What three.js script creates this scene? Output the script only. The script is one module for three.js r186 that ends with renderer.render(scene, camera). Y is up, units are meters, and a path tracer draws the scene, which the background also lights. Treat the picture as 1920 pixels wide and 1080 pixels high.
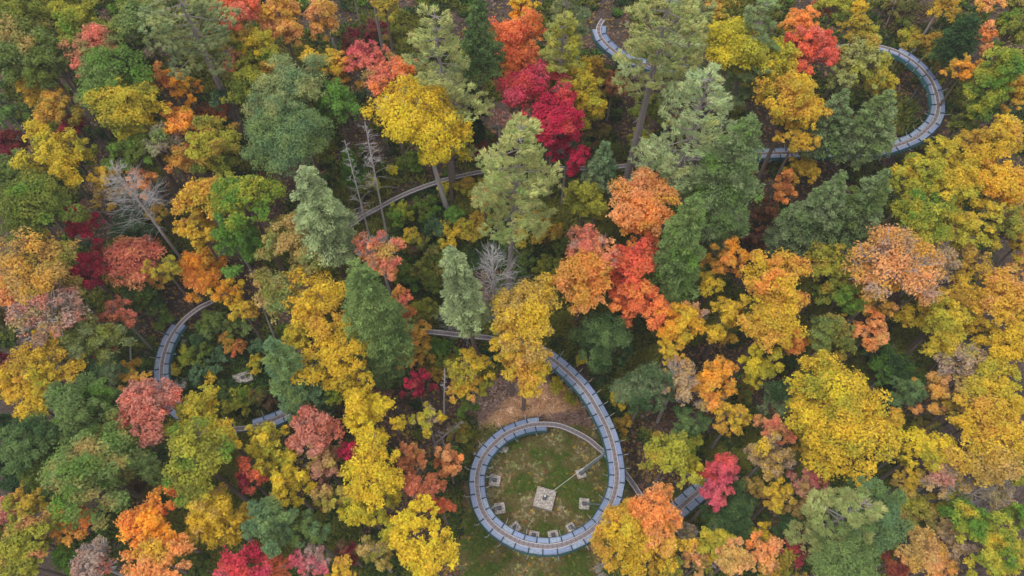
import * as THREE from 'three';
import { ImprovedNoise } from 'three/addons/math/ImprovedNoise.js';
import { mergeGeometries } from 'three/addons/utils/BufferGeometryUtils.js';

// ------------------------------------------------------------------ camera, sky, sun, exposure
const scene = new THREE.Scene();
const EYE = new THREE.Vector3(0, 72, 0), DOWN = THREE.MathUtils.degToRad(58), F = 1297;   // F: focal length in pixels of a 1920 x 1080 picture
const camera = new THREE.PerspectiveCamera(2 * THREE.MathUtils.radToDeg(Math.atan(540 / F)), 1920 / 1080, 0.5, 3000);
const FWD = new THREE.Vector3(0, -Math.sin(DOWN), -Math.cos(DOWN)), UPV = new THREE.Vector3(0, Math.cos(DOWN), -Math.sin(DOWN));
camera.position.copy(EYE); camera.up.copy(UPV); camera.lookAt(EYE.clone().add(FWD));

const SKY_W = 256, SKY_H = 128, skyData = new Float32Array(SKY_W * SKY_H * 4);
for (let j = 0; j < SKY_H; j++) for (let i = 0; i < SKY_W; i++) {          // overcast: brightest overhead, soft mottling
  const el = ((j + 0.5) / SKY_H - 0.5) * Math.PI, s = Math.max(Math.sin(el), 0), az = i / SKY_W * Math.PI * 2;
  const m = 1 + 0.05 * Math.sin(az * 3 + el * 5) * Math.cos(el) + 0.04 * Math.sin(az * 7 - el * 9) * Math.cos(el);
  const L = el > 0 ? (0.44 + 0.82 * s) * m : 0.12, o = (j * SKY_W + i) * 4;
  skyData[o] = L * 1.0; skyData[o + 1] = L; skyData[o + 2] = L * 1.02; skyData[o + 3] = 1;
}
const skyTex = new THREE.DataTexture(skyData, SKY_W, SKY_H, THREE.RGBAFormat, THREE.FloatType);
skyTex.mapping = THREE.EquirectangularReflectionMapping; skyTex.magFilter = THREE.LinearFilter; skyTex.minFilter = THREE.LinearFilter; skyTex.needsUpdate = true;
scene.fog = new THREE.FogExp2(new THREE.Color().setRGB(0.80, 0.83, 0.88), 0.0004);
scene.background = skyTex; scene.environment = skyTex;

const sun = new THREE.DirectionalLight(new THREE.Color(1, 0.95, 0.87), 1.0);
sun.position.set(-60, 130, -20); sun.target.position.set(0, 5, -45); sun.castShadow = true; sun.shadow.radius = 22;
sun.shadow.mapSize.set(4096, 4096);
Object.assign(sun.shadow.camera, { left: -90, right: 90, top: 80, bottom: -80, near: 1, far: 320 });
sun.name = 'sun'; scene.add(sun, sun.target);

const renderer = new THREE.WebGLRenderer({ antialias: true });
renderer.setSize(1024, 576); renderer.shadowMap.enabled = true; renderer.shadowMap.type = THREE.PCFSoftShadowMap;
renderer.toneMapping = THREE.LinearToneMapping; renderer.toneMappingExposure = 1.36;

// ------------------------------------------------------------------ helpers
const V3 = (x, y, z) => new THREE.Vector3(x, y, z);
function mulberry(a) { return () => { a = (a + 0x6d2b79f5) | 0; let t = Math.imul(a ^ (a >>> 15), 1 | a); t = (t + Math.imul(t ^ (t >>> 7), 61 | t)) ^ t; return ((t ^ (t >>> 14)) >>> 0) / 4294967296; }; }
{ const fixed = mulberry(4242), own = Math.random; Math.random = fixed; void own; }
const perlin = new ImprovedNoise();
const noise = (x, y, z) => perlin.noise(x, y, z);
const clamp = (v, a, b) => Math.min(b, Math.max(a, v)), mix = (a, b, t) => a + (b - a) * t;
const smooth = (a, b, v) => { const t = clamp((v - a) / (b - a), 0, 1); return t * t * (3 - 2 * t); };
const taken = new Map();
function numbered(n) { const k = taken.get(n) || 0; taken.set(n, k + 1); return k ? n + '_' + String(k).padStart(3, '0') : n; }
function thing(name, label, category, at, group) {
  const o = new THREE.Group(); o.name = numbered(name); o.position.copy(at); o.userData = { label, category };
  if (group) o.userData.group = group;
  scene.add(o); return o;
}
function part(parent, name, geo, mat, kind) {
  const m = new THREE.Mesh(geo, mat); m.name = name; m.castShadow = m.receiveShadow = true;
  if (kind) m.userData.kind = kind;
  parent.add(m); return m;
}
function struct(name, geo, mat) { const m = new THREE.Mesh(geo, mat); m.name = name; m.receiveShadow = true; m.castShadow = true; m.userData.kind = 'structure'; scene.add(m); return m; }

// ------------------------------------------------------------------ the lie of the land
function terrain(x, z) {                        // a level glade at the foot of a wooded slope that rises away from the viewer
  const d = -z, k = 0.7;
  let y = 0.36 * Math.log1p(Math.exp(clamp(k * (d - 28.5), -40, 40))) / k;
  if (k * (d - 28.5) > 39) y = 0.36 * (d - 28.5);
  y += 0.03 * (Math.min(d, 28) - 21);
  y += 2.0 * smooth(27.3, 31.5, d) * Math.exp(-(((x - 1.5) / 10) ** 2)) * (1 - smooth(34, 58, d));
  y += 0.55 * smooth(26, 40, d) * Math.sin(x * 0.07 + 0.4) * Math.sin(d * 0.08 + 1.0);
  y += 0.9 * smooth(-14, -40, x) * smooth(40, 10, d);
  return y;
}
function rayDir(px, py) { return FWD.clone().multiplyScalar(F).add(V3(px - 960, 0, 0)).addScaledVector(UPV, 540 - py).normalize(); }
function hit(px, py, above = 0) {               // where the sight line of a pixel meets the ground raised by `above`
  const d = rayDir(px, py); let a = 20, b = 20;
  const f = (t) => EYE.y + d.y * t - terrain(d.x * t, d.z * t) - above;
  while (f(b) > 0 && b < 400) { a = b; b += 2; }
  for (let i = 0; i < 26; i++) { const m = (a + b) / 2; if (f(m) > 0) a = m; else b = m; }
  return V3(d.x * a, EYE.y + d.y * a, d.z * a);
}
function atHeight(px, py, y) { const d = rayDir(px, py), t = (y - EYE.y) / d.y; return V3(d.x * t, y, d.z * t); }
const depthOf = (p) => p.clone().sub(EYE).dot(FWD);
const onGround = (px, py) => hit(px, py, 0);

// ------------------------------------------------------------------ colours: linear albedo from the tone a thing shows in full daylight
const lin = (r, g, b, k = 1) => { const c = new THREE.Color().setRGB(r / 255, g / 255, b / 255, THREE.SRGBColorSpace); return [c.r * k, c.g * k, c.b * k]; };
const PAL = {
  gold: lin(230, 198, 52), amber: lin(226, 178, 70), orange: lin(250, 170, 84), vivid: lin(250, 180, 50), peach: lin(242, 180, 118), salmon: lin(234, 138, 114),
  red: lin(238, 102, 92), redorange: lin(246, 132, 84), crimson: lin(206, 44, 84), maroon: lin(136, 36, 58), pinkred: lin(226, 104, 124), dusty: lin(212, 152, 134),
  lemon: lin(236, 216, 48), yellow: lin(230, 198, 48), lime: lin(190, 186, 60), olive: lin(146, 150, 58), moss: lin(112, 128, 48), leafgreen: lin(112, 154, 52), sage: lin(134, 156, 88),
  darkgreen: lin(66, 98, 54), bluegreen: lin(110, 142, 98), palepine: lin(186, 190, 118), whitepine: lin(182, 198, 142), greygreen: lin(138, 154, 108), hemlock: lin(116, 142, 80),
  tan: lin(206, 174, 104), rust: lin(190, 116, 70), brown: lin(120, 94, 66), ochre: lin(200, 162, 56), pinkgrey: lin(188, 164, 148), fern: lin(122, 166, 74),
};
for (const k in PAL) { const c = PAL[k], l = 0.3 * c[0] + 0.6 * c[1] + 0.1 * c[2]; PAL[k] = c.map((v) => mix(v, l, 0.02)); }
const bark = (r, g, b) => new THREE.MeshStandardMaterial({ color: new THREE.Color().setRGB(r, g, b), roughness: 0.95, vertexColors: true, side: THREE.DoubleSide });
const BARK = { grey: bark(0.24, 0.21, 0.21), pale: bark(0.42, 0.39, 0.39), twig: bark(0.36, 0.34, 0.345), dark: bark(0.11, 0.085, 0.095), brown: bark(0.17, 0.125, 0.105) };
const LEAF = new THREE.MeshPhysicalMaterial({ color: 0xffffff, vertexColors: true, roughness: 1, specularIntensity: 0.25, transmission: 0.36, thickness: 0, side: THREE.DoubleSide });
const NEEDLE = new THREE.MeshPhysicalMaterial({ color: 0xffffff, vertexColors: true, roughness: 1, specularIntensity: 0.2, transmission: 0.3, thickness: 0, side: THREE.DoubleSide });

// growing arrays of triangles with a colour per corner
class Tris {
  constructor() { this.p = []; this.c = []; this.i = []; }
  tube(pts, radii, sides, rnd, tone = 1) {
    const base = this.p.length / 3, n = pts.length, a = V3(), b = V3(), t = V3();
    for (let k = 0; k < n; k++) {
      t.subVectors(pts[Math.min(k + 1, n - 1)], pts[Math.max(k - 1, 0)]).normalize();
      a.set(1, 0.13, 0.27); if (Math.abs(t.dot(a)) > 0.9) a.set(0.1, 0.2, 1);
      b.crossVectors(t, a).normalize(); a.crossVectors(b, t).normalize();
      for (let s = 0; s < sides; s++) {
        const w = s / sides * Math.PI * 2, r = radii[k], x = Math.cos(w) * r, y = Math.sin(w) * r, v = tone * (0.8 + 0.4 * rnd());
        this.p.push(pts[k].x + a.x * x + b.x * y, pts[k].y + a.y * x + b.y * y, pts[k].z + a.z * x + b.z * y); this.c.push(v, v, v);
      }
    }
    for (let k = 0; k < n - 1; k++) for (let s = 0; s < sides; s++) {
      const q = base + k * sides + s, q1 = base + k * sides + (s + 1) % sides;
      this.i.push(q, q1, q + sides, q1, q1 + sides, q + sides);
    }
  }
  geo() {
    const g = new THREE.BufferGeometry();
    g.setAttribute('position', new THREE.BufferAttribute(new Float32Array(this.p), 3));
    g.setAttribute('color', new THREE.BufferAttribute(new Float32Array(this.c), 3));
    g.setIndex(this.i); return g;
  }
}
// leaves: small pointed blades, each a triangle with a colour of its own
class Leaves {
  constructor(n) { this.p = new Float32Array(n * 9); this.c = new Float32Array(n * 9); this.n = 0; this.max = n; }
  add(x, y, z, ax, ay, az, bx, by, bz, r, g, b) {       // a: half length vector, b: half width vector
    if (this.n >= this.max) return;
    const o = this.n * 9, p = this.p, c = this.c;
    p[o] = x - ax + bx; p[o + 1] = y - ay + by; p[o + 2] = z - az + bz; p[o + 3] = x + ax; p[o + 4] = y + ay; p[o + 5] = z + az;
    p[o + 6] = x - ax - bx; p[o + 7] = y - ay - by; p[o + 8] = z - az - bz;
    for (let k = 0; k < 9; k += 3) { c[o + k] = r; c[o + k + 1] = g; c[o + k + 2] = b; }
    this.n++;
  }
  geo() {
    const n = this.n, idx = new Uint32Array(n * 3); for (let k = 0; k < n * 3; k++) idx[k] = k;
    const g = new THREE.BufferGeometry();
    g.setAttribute('position', new THREE.BufferAttribute(this.p.slice(0, n * 9), 3));
    g.setAttribute('color', new THREE.BufferAttribute(this.c.slice(0, n * 9), 3));
    g.setIndex(new THREE.BufferAttribute(idx, 1)); return g;
  }
}
const inPoly = (poly, x, z) => { let c = false; for (let i = 0, j = poly.length - 1; i < poly.length; j = i++) { const a = poly[i], b = poly[j]; if ((a.z > z) !== (b.z > z) && x < (b.x - a.x) * (z - a.z) / (b.z - a.z) + a.x) c = !c; } return c; };
const polyDist = (poly, x, z) => {                // signed distance in metres, positive inside
  let m = 1e9;
  for (let i = 0, j = poly.length - 1; i < poly.length; j = i++) {
    const a = poly[j], b = poly[i], vx = b.x - a.x, vz = b.z - a.z, t = clamp(((x - a.x) * vx + (z - a.z) * vz) / (vx * vx + vz * vz), 0, 1);
    m = Math.min(m, Math.hypot(x - a.x - vx * t, z - a.z - vz * t));
  }
  return inPoly(poly, x, z) ? m : -m;
};
const outline = (list) => list.map(([x, y]) => onGround(x, y));
const GLADE = outline([[905, 815], [960, 795], [1040, 792], [1100, 800], [1150, 850], [1185, 900], [1190, 960], [1160, 1010], [1130, 1060], [1125, 1120], [855, 1120], [858, 1060], [868, 1000], [872, 930], [885, 860]]);
const BANK = outline([[895, 800], [885, 750], [925, 705], [1000, 690], [1050, 715], [1095, 765], [1110, 800], [1040, 792], [960, 793]]);
const STRAW = outline([[905, 800], [950, 755], [1005, 722], [1070, 730], [1085, 760], [1040, 765], [985, 772], [930, 800]]);

// ------------------------------------------------------------------ ground: one sheet, fine in view and coarse out to the horizon
{
  const line = (a, b, step, far) => { const v = []; for (let q = a; q <= b + 1e-6; q += step) v.push(q); let g = step; for (let q = b; q < far;) { g *= 1.35; q += g; v.push(q); } g = step; for (let q = a; q > -far;) { g *= 1.35; q -= g; v.unshift(q); } return v; };
  const xs = line(-64, 64, 0.4, 900), ds = line(6, 84, 0.4, 900), nx = xs.length, nd = ds.length;
  const pos = new Float32Array(nx * nd * 3), col = new Float32Array(nx * nd * 3), idx = [], uv = new Float32Array(nx * nd * 2);
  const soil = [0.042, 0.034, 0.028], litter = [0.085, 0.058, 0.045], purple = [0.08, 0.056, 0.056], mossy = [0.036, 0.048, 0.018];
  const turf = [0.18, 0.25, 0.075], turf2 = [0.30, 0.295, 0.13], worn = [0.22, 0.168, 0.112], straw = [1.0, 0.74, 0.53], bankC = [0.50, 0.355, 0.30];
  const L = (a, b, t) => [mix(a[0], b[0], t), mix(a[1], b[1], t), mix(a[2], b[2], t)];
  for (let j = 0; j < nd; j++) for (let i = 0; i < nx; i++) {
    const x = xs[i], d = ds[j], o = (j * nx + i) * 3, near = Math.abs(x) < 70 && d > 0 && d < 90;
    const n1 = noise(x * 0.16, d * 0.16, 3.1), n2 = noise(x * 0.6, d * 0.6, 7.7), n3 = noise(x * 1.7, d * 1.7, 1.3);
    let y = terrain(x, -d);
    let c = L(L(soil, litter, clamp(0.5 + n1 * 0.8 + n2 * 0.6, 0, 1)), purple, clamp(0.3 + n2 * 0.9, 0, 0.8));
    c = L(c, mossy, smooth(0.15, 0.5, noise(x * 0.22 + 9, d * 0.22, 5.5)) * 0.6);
    if (near) {
      const g = polyDist(GLADE, x, -d), b = polyDist(BANK, x, -d), s = polyDist(STRAW, x, -d);
      const wob = n2 * 1.1 + n3 * 0.4;
      const bt = smooth(-0.6, 0.9, b + wob); c = L(c, L(bankC, [0.34, 0.25, 0.24], clamp(0.4 + n3 * 0.9, 0, 1)), bt);
      const st = smooth(-0.4, 0.6, s + wob * 0.9) * clamp(0.75 + n3 * 1.1, 0, 1); c = L(c, straw, st);
      const gt = smooth(-0.5, 0.8, g + wob * 0.8);
      const e = clamp(0.42 + n1 * 1.5 + n2 * 0.7 + (noise(x * 0.3 + 4, d * 0.3, 2.2) > 0.05 ? 0.15 : -0.1), 0, 1);
      let gc = L(turf, turf2, e); gc = L(gc, worn, smooth(-0.02, 0.4, noise(x * 0.28 + 20, d * 0.28, 8.8) + n2 * 0.35) * 0.7);
      gc = L(gc, [0.27, 0.185, 0.135], smooth(1.0, -1.2, x + 5.6 + n2 * 1.6 + Math.max(0, 17 - d) * 0.12) * 0.92);
      c = L(c, gc, gt);
      y += (0.10 * n2 + 0.05 * n3) * (1 - 0.75 * gt) + 0.25 * bt * Math.abs(n2);
    }
    const v = 1 + 0.22 * n3;
    pos[o] = x; pos[o + 1] = y; pos[o + 2] = -d; col[o] = c[0] * v; col[o + 1] = c[1] * v; col[o + 2] = c[2] * v;
    uv[(j * nx + i) * 2] = x; uv[(j * nx + i) * 2 + 1] = d;
  }
  for (let j = 0; j < nd - 1; j++) for (let i = 0; i < nx - 1; i++) { const q = j * nx + i; idx.push(q, q + 1, q + nx + 1, q, q + nx + 1, q + nx); }
  const g = new THREE.BufferGeometry();
  g.setAttribute('position', new THREE.BufferAttribute(pos, 3)); g.setAttribute('color', new THREE.BufferAttribute(col, 3)); g.setAttribute('uv', new THREE.BufferAttribute(uv, 2)); g.setIndex(idx); g.computeVertexNormals();
  const N = 512, px = new Uint8Array(N * N * 4), r = mulberry(77);
  for (let k = 0; k < N * N; k++) { const x = k % N, y = (k / N) | 0, v = 150 + 60 * r() + 70 * noise(x / 9, y / 9, 4.4) + 40 * noise(x / 3.1, y / 3.1, 1.4); px[k * 4] = clamp(v, 40, 255); px[k * 4 + 1] = clamp(v * 0.985, 40, 255); px[k * 4 + 2] = clamp(v * 0.95, 40, 255); px[k * 4 + 3] = 255; }
  const t = new THREE.DataTexture(px, N, N); t.magFilter = THREE.LinearFilter; t.wrapS = t.wrapT = THREE.MirroredRepeatWrapping; t.repeat.set(1 / 9, 1 / 9); t.colorSpace = THREE.SRGBColorSpace; t.needsUpdate = true;
  const bt = t.clone(); bt.colorSpace = THREE.NoColorSpace; bt.needsUpdate = true;
  struct('ground', g, new THREE.MeshStandardMaterial({ color: new THREE.Color().setRGB(2.1, 2.1, 2.1), vertexColors: true, map: t, bumpMap: bt, bumpScale: 0.06, roughness: 1 }));
}

// ------------------------------------------------------------------ the coaster: rails, side panels, brackets, netting and posts
const noiseTex = (seed, base, spread, n = 128) => {
  const px = new Uint8Array(n * n * 4), r = mulberry(seed);
  for (let k = 0; k < n * n; k++) { const x = k % n, y = (k / n) | 0; let v = base + spread * (0.5 * noise(x / 22, y / 22, seed) + 0.4 * noise(x / 7, y / 7, seed + 3) + 0.3 * (r() - 0.5)); const w = noise(x / 30 + 7, y / 30, seed) > 0.12 ? -0.22 * spread : 0; v += w; px[k * 4] = clamp(v, 0, 255); px[k * 4 + 1] = clamp(v * 0.97, 0, 255); px[k * 4 + 2] = clamp(v * 0.94, 0, 255); px[k * 4 + 3] = 255; }
  const t = new THREE.DataTexture(px, n, n); t.magFilter = THREE.LinearFilter; t.wrapS = t.wrapT = THREE.RepeatWrapping; t.colorSpace = THREE.SRGBColorSpace; t.needsUpdate = true; return t;
};
const MAT = {
  panel: [0, 1, 2, 3, 4].map((k) => new THREE.MeshStandardMaterial({ color: new THREE.Color().setRGB(0.315 + 0.05 * Math.sin(k * 2.1), 0.425 + 0.055 * Math.sin(k * 2.1), 0.70 + 0.06 * Math.sin(k * 2.4)), map: noiseTex(40 + k, 214, 62), roughness: 0.5, metalness: 0.15 })),
  deck: new THREE.MeshStandardMaterial({ color: new THREE.Color().setRGB(0.20, 0.19, 0.215), roughness: 0.75, metalness: 0.2 }),
  bracket: new THREE.MeshStandardMaterial({ color: new THREE.Color().setRGB(0.018, 0.04, 0.06), roughness: 0.6, metalness: 0.3 }),
  rail: new THREE.MeshStandardMaterial({ color: new THREE.Color().setRGB(0.52, 0.48, 0.49), roughness: 0.5, metalness: 0.35 }),
  rack: new THREE.MeshStandardMaterial({ color: new THREE.Color().setRGB(0.27, 0.18, 0.165), roughness: 0.7, metalness: 0.25 }),
  tie: new THREE.MeshStandardMaterial({ color: new THREE.Color().setRGB(0.25, 0.235, 0.265), roughness: 0.65, metalness: 0.3 }),
  net: new THREE.MeshStandardMaterial({ color: new THREE.Color().setRGB(0.028, 0.11, 0.125), roughness: 0.9, side: THREE.DoubleSide }),
  post: new THREE.MeshStandardMaterial({ color: new THREE.Color().setRGB(0.20, 0.245, 0.28), roughness: 0.55, metalness: 0.4 }),
  hook: new THREE.MeshStandardMaterial({ color: new THREE.Color().setRGB(0.58, 0.62, 0.6), roughness: 0.5, metalness: 0.3 }),
};
const panelGeo = (() => {                         // a shallow tray 1 m long (x), 1 m wide (z): plate with a raised lip along its outer edge
  const s = new THREE.Shape(); s.moveTo(0.5, 0); s.lineTo(0.5, 0.05); s.lineTo(0.46, 0.035); s.lineTo(-0.42, 0.035); s.lineTo(-0.44, 0.1); s.lineTo(-0.5, 0.1); s.lineTo(-0.5, 0); s.closePath();
  const g = new THREE.ExtrudeGeometry(s, { depth: 1, bevelEnabled: false }); g.translate(0, 0, -0.5); g.rotateY(Math.PI / 2); return g;   // x along, z across, the lip at +z
})();
function frames(points) {
  const curve = new THREE.CatmullRomCurve3(points, false, 'centripetal'); curve.arcLengthDivisions = 2000;
  const len = curve.getLength();
  return { len, at(s) {
    const u = clamp(s / len, 0, 1), p = curve.getPointAt(u), t = curve.getTangentAt(u), side = V3(-t.z, 0, t.x).normalize(), up = V3().crossVectors(side, t).normalize();
    return { p, t, side, up: up.y < 0 ? up.negate() : up };
  } };
}
const off = (f, s, h) => f.p.clone().addScaledVector(f.side, s).addScaledVector(f.up, h);
function sweep(fr, s0, s1, step, s, h, r, sides = 6) {
  const pts = []; for (let q = s0; q < s1; q += step) pts.push(off(fr.at(q), s, h)); pts.push(off(fr.at(s1), s, h));
  return new THREE.TubeGeometry(new THREE.CatmullRomCurve3(pts), pts.length * 2, r, sides, false);
}
function rod(a, b, r, sides = 6) { return new THREE.TubeGeometry(new THREE.LineCurve3(a, b), 1, r, sides, false); }
function boxAt(p, x, y, z, sx, sy, sz) { const g = new THREE.BoxGeometry(sx, sy, sz); return g.applyMatrix4(new THREE.Matrix4().makeBasis(x, y, V3().crossVectors(x, y)).setPosition(p)); }
function makeTrack(label, points, o) {
  const fr = frames(points), root = thing('coaster_track', label, 'coaster track', points[0], 'sections of the alpine coaster track');
  const rel = (g) => g.translate(-points[0].x, -points[0].y, -points[0].z), L = fr.len;
  const inSpan = (spans, s) => spans.some(([a, b]) => s >= a * L && s <= b * L);
  for (const s of [-1, 1]) part(root, 'rail', rel(sweep(fr, 0, L, 0.5, s * 0.23, 0, 0.048)), MAT.rail);
  part(root, 'rack', rel(sweep(fr, 0, L, 0.5, 0, -0.02, 0.038, 4)), MAT.rack);
  const ties = []; for (let s = 0.2; s < L; s += 0.46) { const f = fr.at(s); ties.push(boxAt(off(f, 0, -0.075), f.side, f.up, f.t, 0.56, 0.05, 0.33)); }
  part(root, 'cross_tie', rel(mergeGeometries(ties)), MAT.tie, 'stuff');
  { const w = []; for (let s = 0; s <= L; s += 0.5) w.push(fr.at(Math.min(s, L))); const pos = [], idx = []; w.forEach((f, k) => { for (const [x, h] of [[-0.3, -0.09], [0.3, -0.09], [0.3, -0.13], [-0.3, -0.13]]) { const p = off(f, x, h).sub(points[0]); pos.push(p.x, p.y, p.z); } if (k) for (let c = 0; c < 4; c++) { const a = (k - 1) * 4 + c, d = (k - 1) * 4 + (c + 1) % 4; idx.push(a, d, a + 4, d, d + 4, a + 4); } }); const g = new THREE.BufferGeometry(); g.setAttribute('position', new THREE.Float32BufferAttribute(pos, 3)); g.setIndex(idx); const flat = g.toNonIndexed(); flat.computeVertexNormals(); part(root, 'trough', flat, MAT.deck).material.side = THREE.DoubleSide; }
  const deck = []; for (const s of [-1, 1]) deck.push(sweep(fr, 0, L, 0.8, s * 0.1, -0.19, 0.045, 4));
  part(root, 'spine_tube', rel(mergeGeometries(deck)), MAT.tie);
  const br = [], hooks = [], rnd = mulberry(o.seed || 5), m4 = new THREE.Matrix4();
  for (const side of [-1, 1]) {
    const spans = side < 0 ? o.left || o.spans || [] : o.right || o.spans || [];
    for (const [a, b] of spans) {
      const step = 1.28, n = Math.max(1, Math.round((b - a) * L / step)), q = (b - a) * L / n;
      const inner = 0.29, wide = o.wide || 0.46, shift = side > 0 ? q * 0.45 : 0;
      for (let k = 0; k < n; k++) {
        const s0 = clamp(a * L + k * q + 0.05 + shift, 0, L), s1 = clamp(a * L + (k + 1) * q - 0.05 + shift, 0, L), f0 = fr.at(s0), f1 = fr.at(s1);
        if (s1 - s0 < 0.4) continue;
        const A = off(f0, side * (inner + wide / 2), 0.0), B = off(f1, side * (inner + wide / 2), 0.0), x = B.clone().sub(A), len = x.length(); x.normalize();
        const fm = fr.at((s0 + s1) / 2), z = fm.side.clone().multiplyScalar(side).addScaledVector(x, -fm.side.clone().multiplyScalar(side).dot(x)).normalize();
        z.addScaledVector(fm.up, 0.05 + 0.04 * rnd()).normalize();
        const y = V3().crossVectors(z, x); const flip = y.dot(fm.up) < 0; if (flip) x.negate(), y.negate();
        m4.makeBasis(x.clone().multiplyScalar(len), y, z.clone().multiplyScalar(wide)).setPosition(A.clone().add(B).multiplyScalar(0.5).sub(points[0]));
        const m = part(root, 'deck_panel', panelGeo, MAT.panel[(rnd() * 5) | 0]); m4.decompose(m.position, m.quaternion, m.scale);
        const fb = fr.at(clamp(s1 + 0.05, 0, L));
        br.push(boxAt(off(fb, side * (inner + wide / 2 + 0.03), 0.06), fb.side, fb.up, fb.t, wide + 0.13, 0.09, 0.10));
        if (o.hooks && (k % 2 === 0 || rnd() < 0.4)) {
          const c0 = off(fb, side * (inner + wide), 0.03), outv = fb.side.clone().multiplyScalar(side), pts = [];
          for (let w = 0; w <= 6; w++) { const g = w / 6 * 2.3; pts.push(c0.clone().addScaledVector(outv, 0.42 * Math.sin(g) + 0.25 * (w / 6)).addScaledVector(fb.up, 0.42 * (1 - Math.cos(g)) - 0.35)); }
          hooks.push(new THREE.TubeGeometry(new THREE.CatmullRomCurve3(pts), 8, 0.03, 4, false));
        }
      }
      // netting hung below the outer edge of the panels
      if (o.net !== false) {
        const pos = [], idx = []; let k = 0;
        for (let s = a * L; s <= b * L + 0.01; s += 0.4, k++) {
          const f = fr.at(s), sag = 0.42 + 0.1 * Math.sin(s * 2.45);
          for (const [w, h] of [[0.0, 0.02], [0.10, -0.2], [0.08, -sag]]) { const p = off(f, side * (inner + wide + 0.02 + w), h).sub(points[0]); pos.push(p.x, p.y, p.z); }
          if (k) { const e = k * 3; idx.push(e - 3, e, e - 2, e, e + 1, e - 2, e - 2, e + 1, e - 1, e + 1, e + 2, e - 1); }
        }
        const g = new THREE.BufferGeometry(); g.setAttribute('position', new THREE.Float32BufferAttribute(pos, 3)); g.setIndex(idx); g.computeVertexNormals();
        part(root, 'safety_net', g, MAT.net);
      }
    }
  }
  if (br.length) part(root, 'bracket', rel(mergeGeometries(br)), MAT.bracket, 'stuff');
  if (hooks.length) part(root, 'net_hook', rel(mergeGeometries(hooks)), MAT.hook, 'stuff');
  if (o.posts) for (let s = o.posts * 0.4; s < L; s += o.posts) {
    if (o.postSpan && !inSpan(o.postSpan, s)) continue;
    const f = fr.at(s), top = off(f, 0, -0.16), y = terrain(top.x, top.z) - 0.3;
    if (top.y - y < 0.5) continue;
    const g = [rod(top, V3(top.x, y, top.z), 0.075), boxAt(off(f, 0, -0.17), f.side, f.up, f.t, 0.7, 0.08, 0.12)];
    if (top.y - y > 2.2) g.push(rod(off(f, 0.3, -0.16), V3(top.x, top.y - 1.5, top.z), 0.04), rod(off(f, -0.3, -0.16), V3(top.x, top.y - 1.5, top.z), 0.04));
    part(root, 'support_post', rel(mergeGeometries(g)), MAT.post);
  }
  root.userData.fr = undefined; delete root.userData.fr;
  return { root, fr, origin: points[0] };
}
const P = (list, abs) => list.map(([x, y, h]) => abs ? atHeight(x, y, h) : hit(x, y, h));

const helix = makeTrack('blue grey panelled coaster track spiralling round the grass glade and climbing behind the golden tree', P([
  [1345, 1062, 0.8], [1305, 1028, 0.8], [1262, 985, 0.8], [1205, 933, 0.9], [1188, 909, 0.95], [1171, 886, 1.0], [1137, 852, 1.1], [1122, 839, 1.15], [1104, 824, 1.2], [1085, 813, 1.3], [1066, 804, 1.4], [1047, 797.5, 1.5], [1019, 795, 1.6],
  [991, 798, 1.75], [954, 811, 1.95], [935, 824, 2.1], [916, 843, 2.25], [903, 863, 2.4], [896, 883, 2.55], [894, 903, 2.7], [896, 926, 2.85], [901, 948, 3.0], [910, 967, 3.15], [927, 987, 3.3], [952, 1005, 3.5], [977, 1017, 3.65], [1002, 1023, 3.8], [1027, 1025, 3.95], [1052, 1022, 4.1], [1077, 1013, 4.25],
  [1098, 1002, 4.4], [1120, 985, 4.55], [1138, 958, 4.75], [1150, 933, 4.9], [1156, 908, 5.1], [1157, 886, 5.25], [1154, 862, 5.45], [1149, 836, 5.65], [1141, 810, 5.85], [1132, 790, 6.0], [1119, 766, 6.2], [1106, 744, 6.4], [1089, 722, 6.6], [1069, 702, 6.8], [1050, 685, 7.0], [1032, 671, 7.15], [1013, 660, 7.3], [982, 648, 7.4], [947, 639, 7.5], [914, 633, 7.5], [862, 628, 7.5], [808, 622, 7.5], [770, 621, 7.6], [735, 622, 7.7]], true),
  { left: [[0.26, 0.845]], right: [[0.262, 0.845]], hooks: true, seed: 11, posts: 4.2, postSpan: [[0.0, 0.22], [0.75, 1]] });
const loopB = makeTrack('blue grey panelled coaster curve beside a dusty pink tree, bending round a brushy hollow', P([
  [440, 540, 0.7], [418, 551, 0.8], [397, 565, 0.9], [375, 576, 1.1], [354, 591, 1.4], [335, 610, 1.7], [319, 634, 2.0], [308, 663, 2.3], [303, 690, 2.5], [304, 716, 2.7], [312, 743, 2.9], [333, 769, 3.1], [370, 792, 3.2], [412, 804, 3.2], [448, 804, 3.1], [475, 800, 3.0], [502, 791, 2.9], [525, 782, 2.8], [560, 764, 2.7], [600, 742, 2.6]]),
  { spans: [[0.2, 0.72], [0.78, 0.97]], hooks: true, seed: 21, posts: 3.6 });
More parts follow.
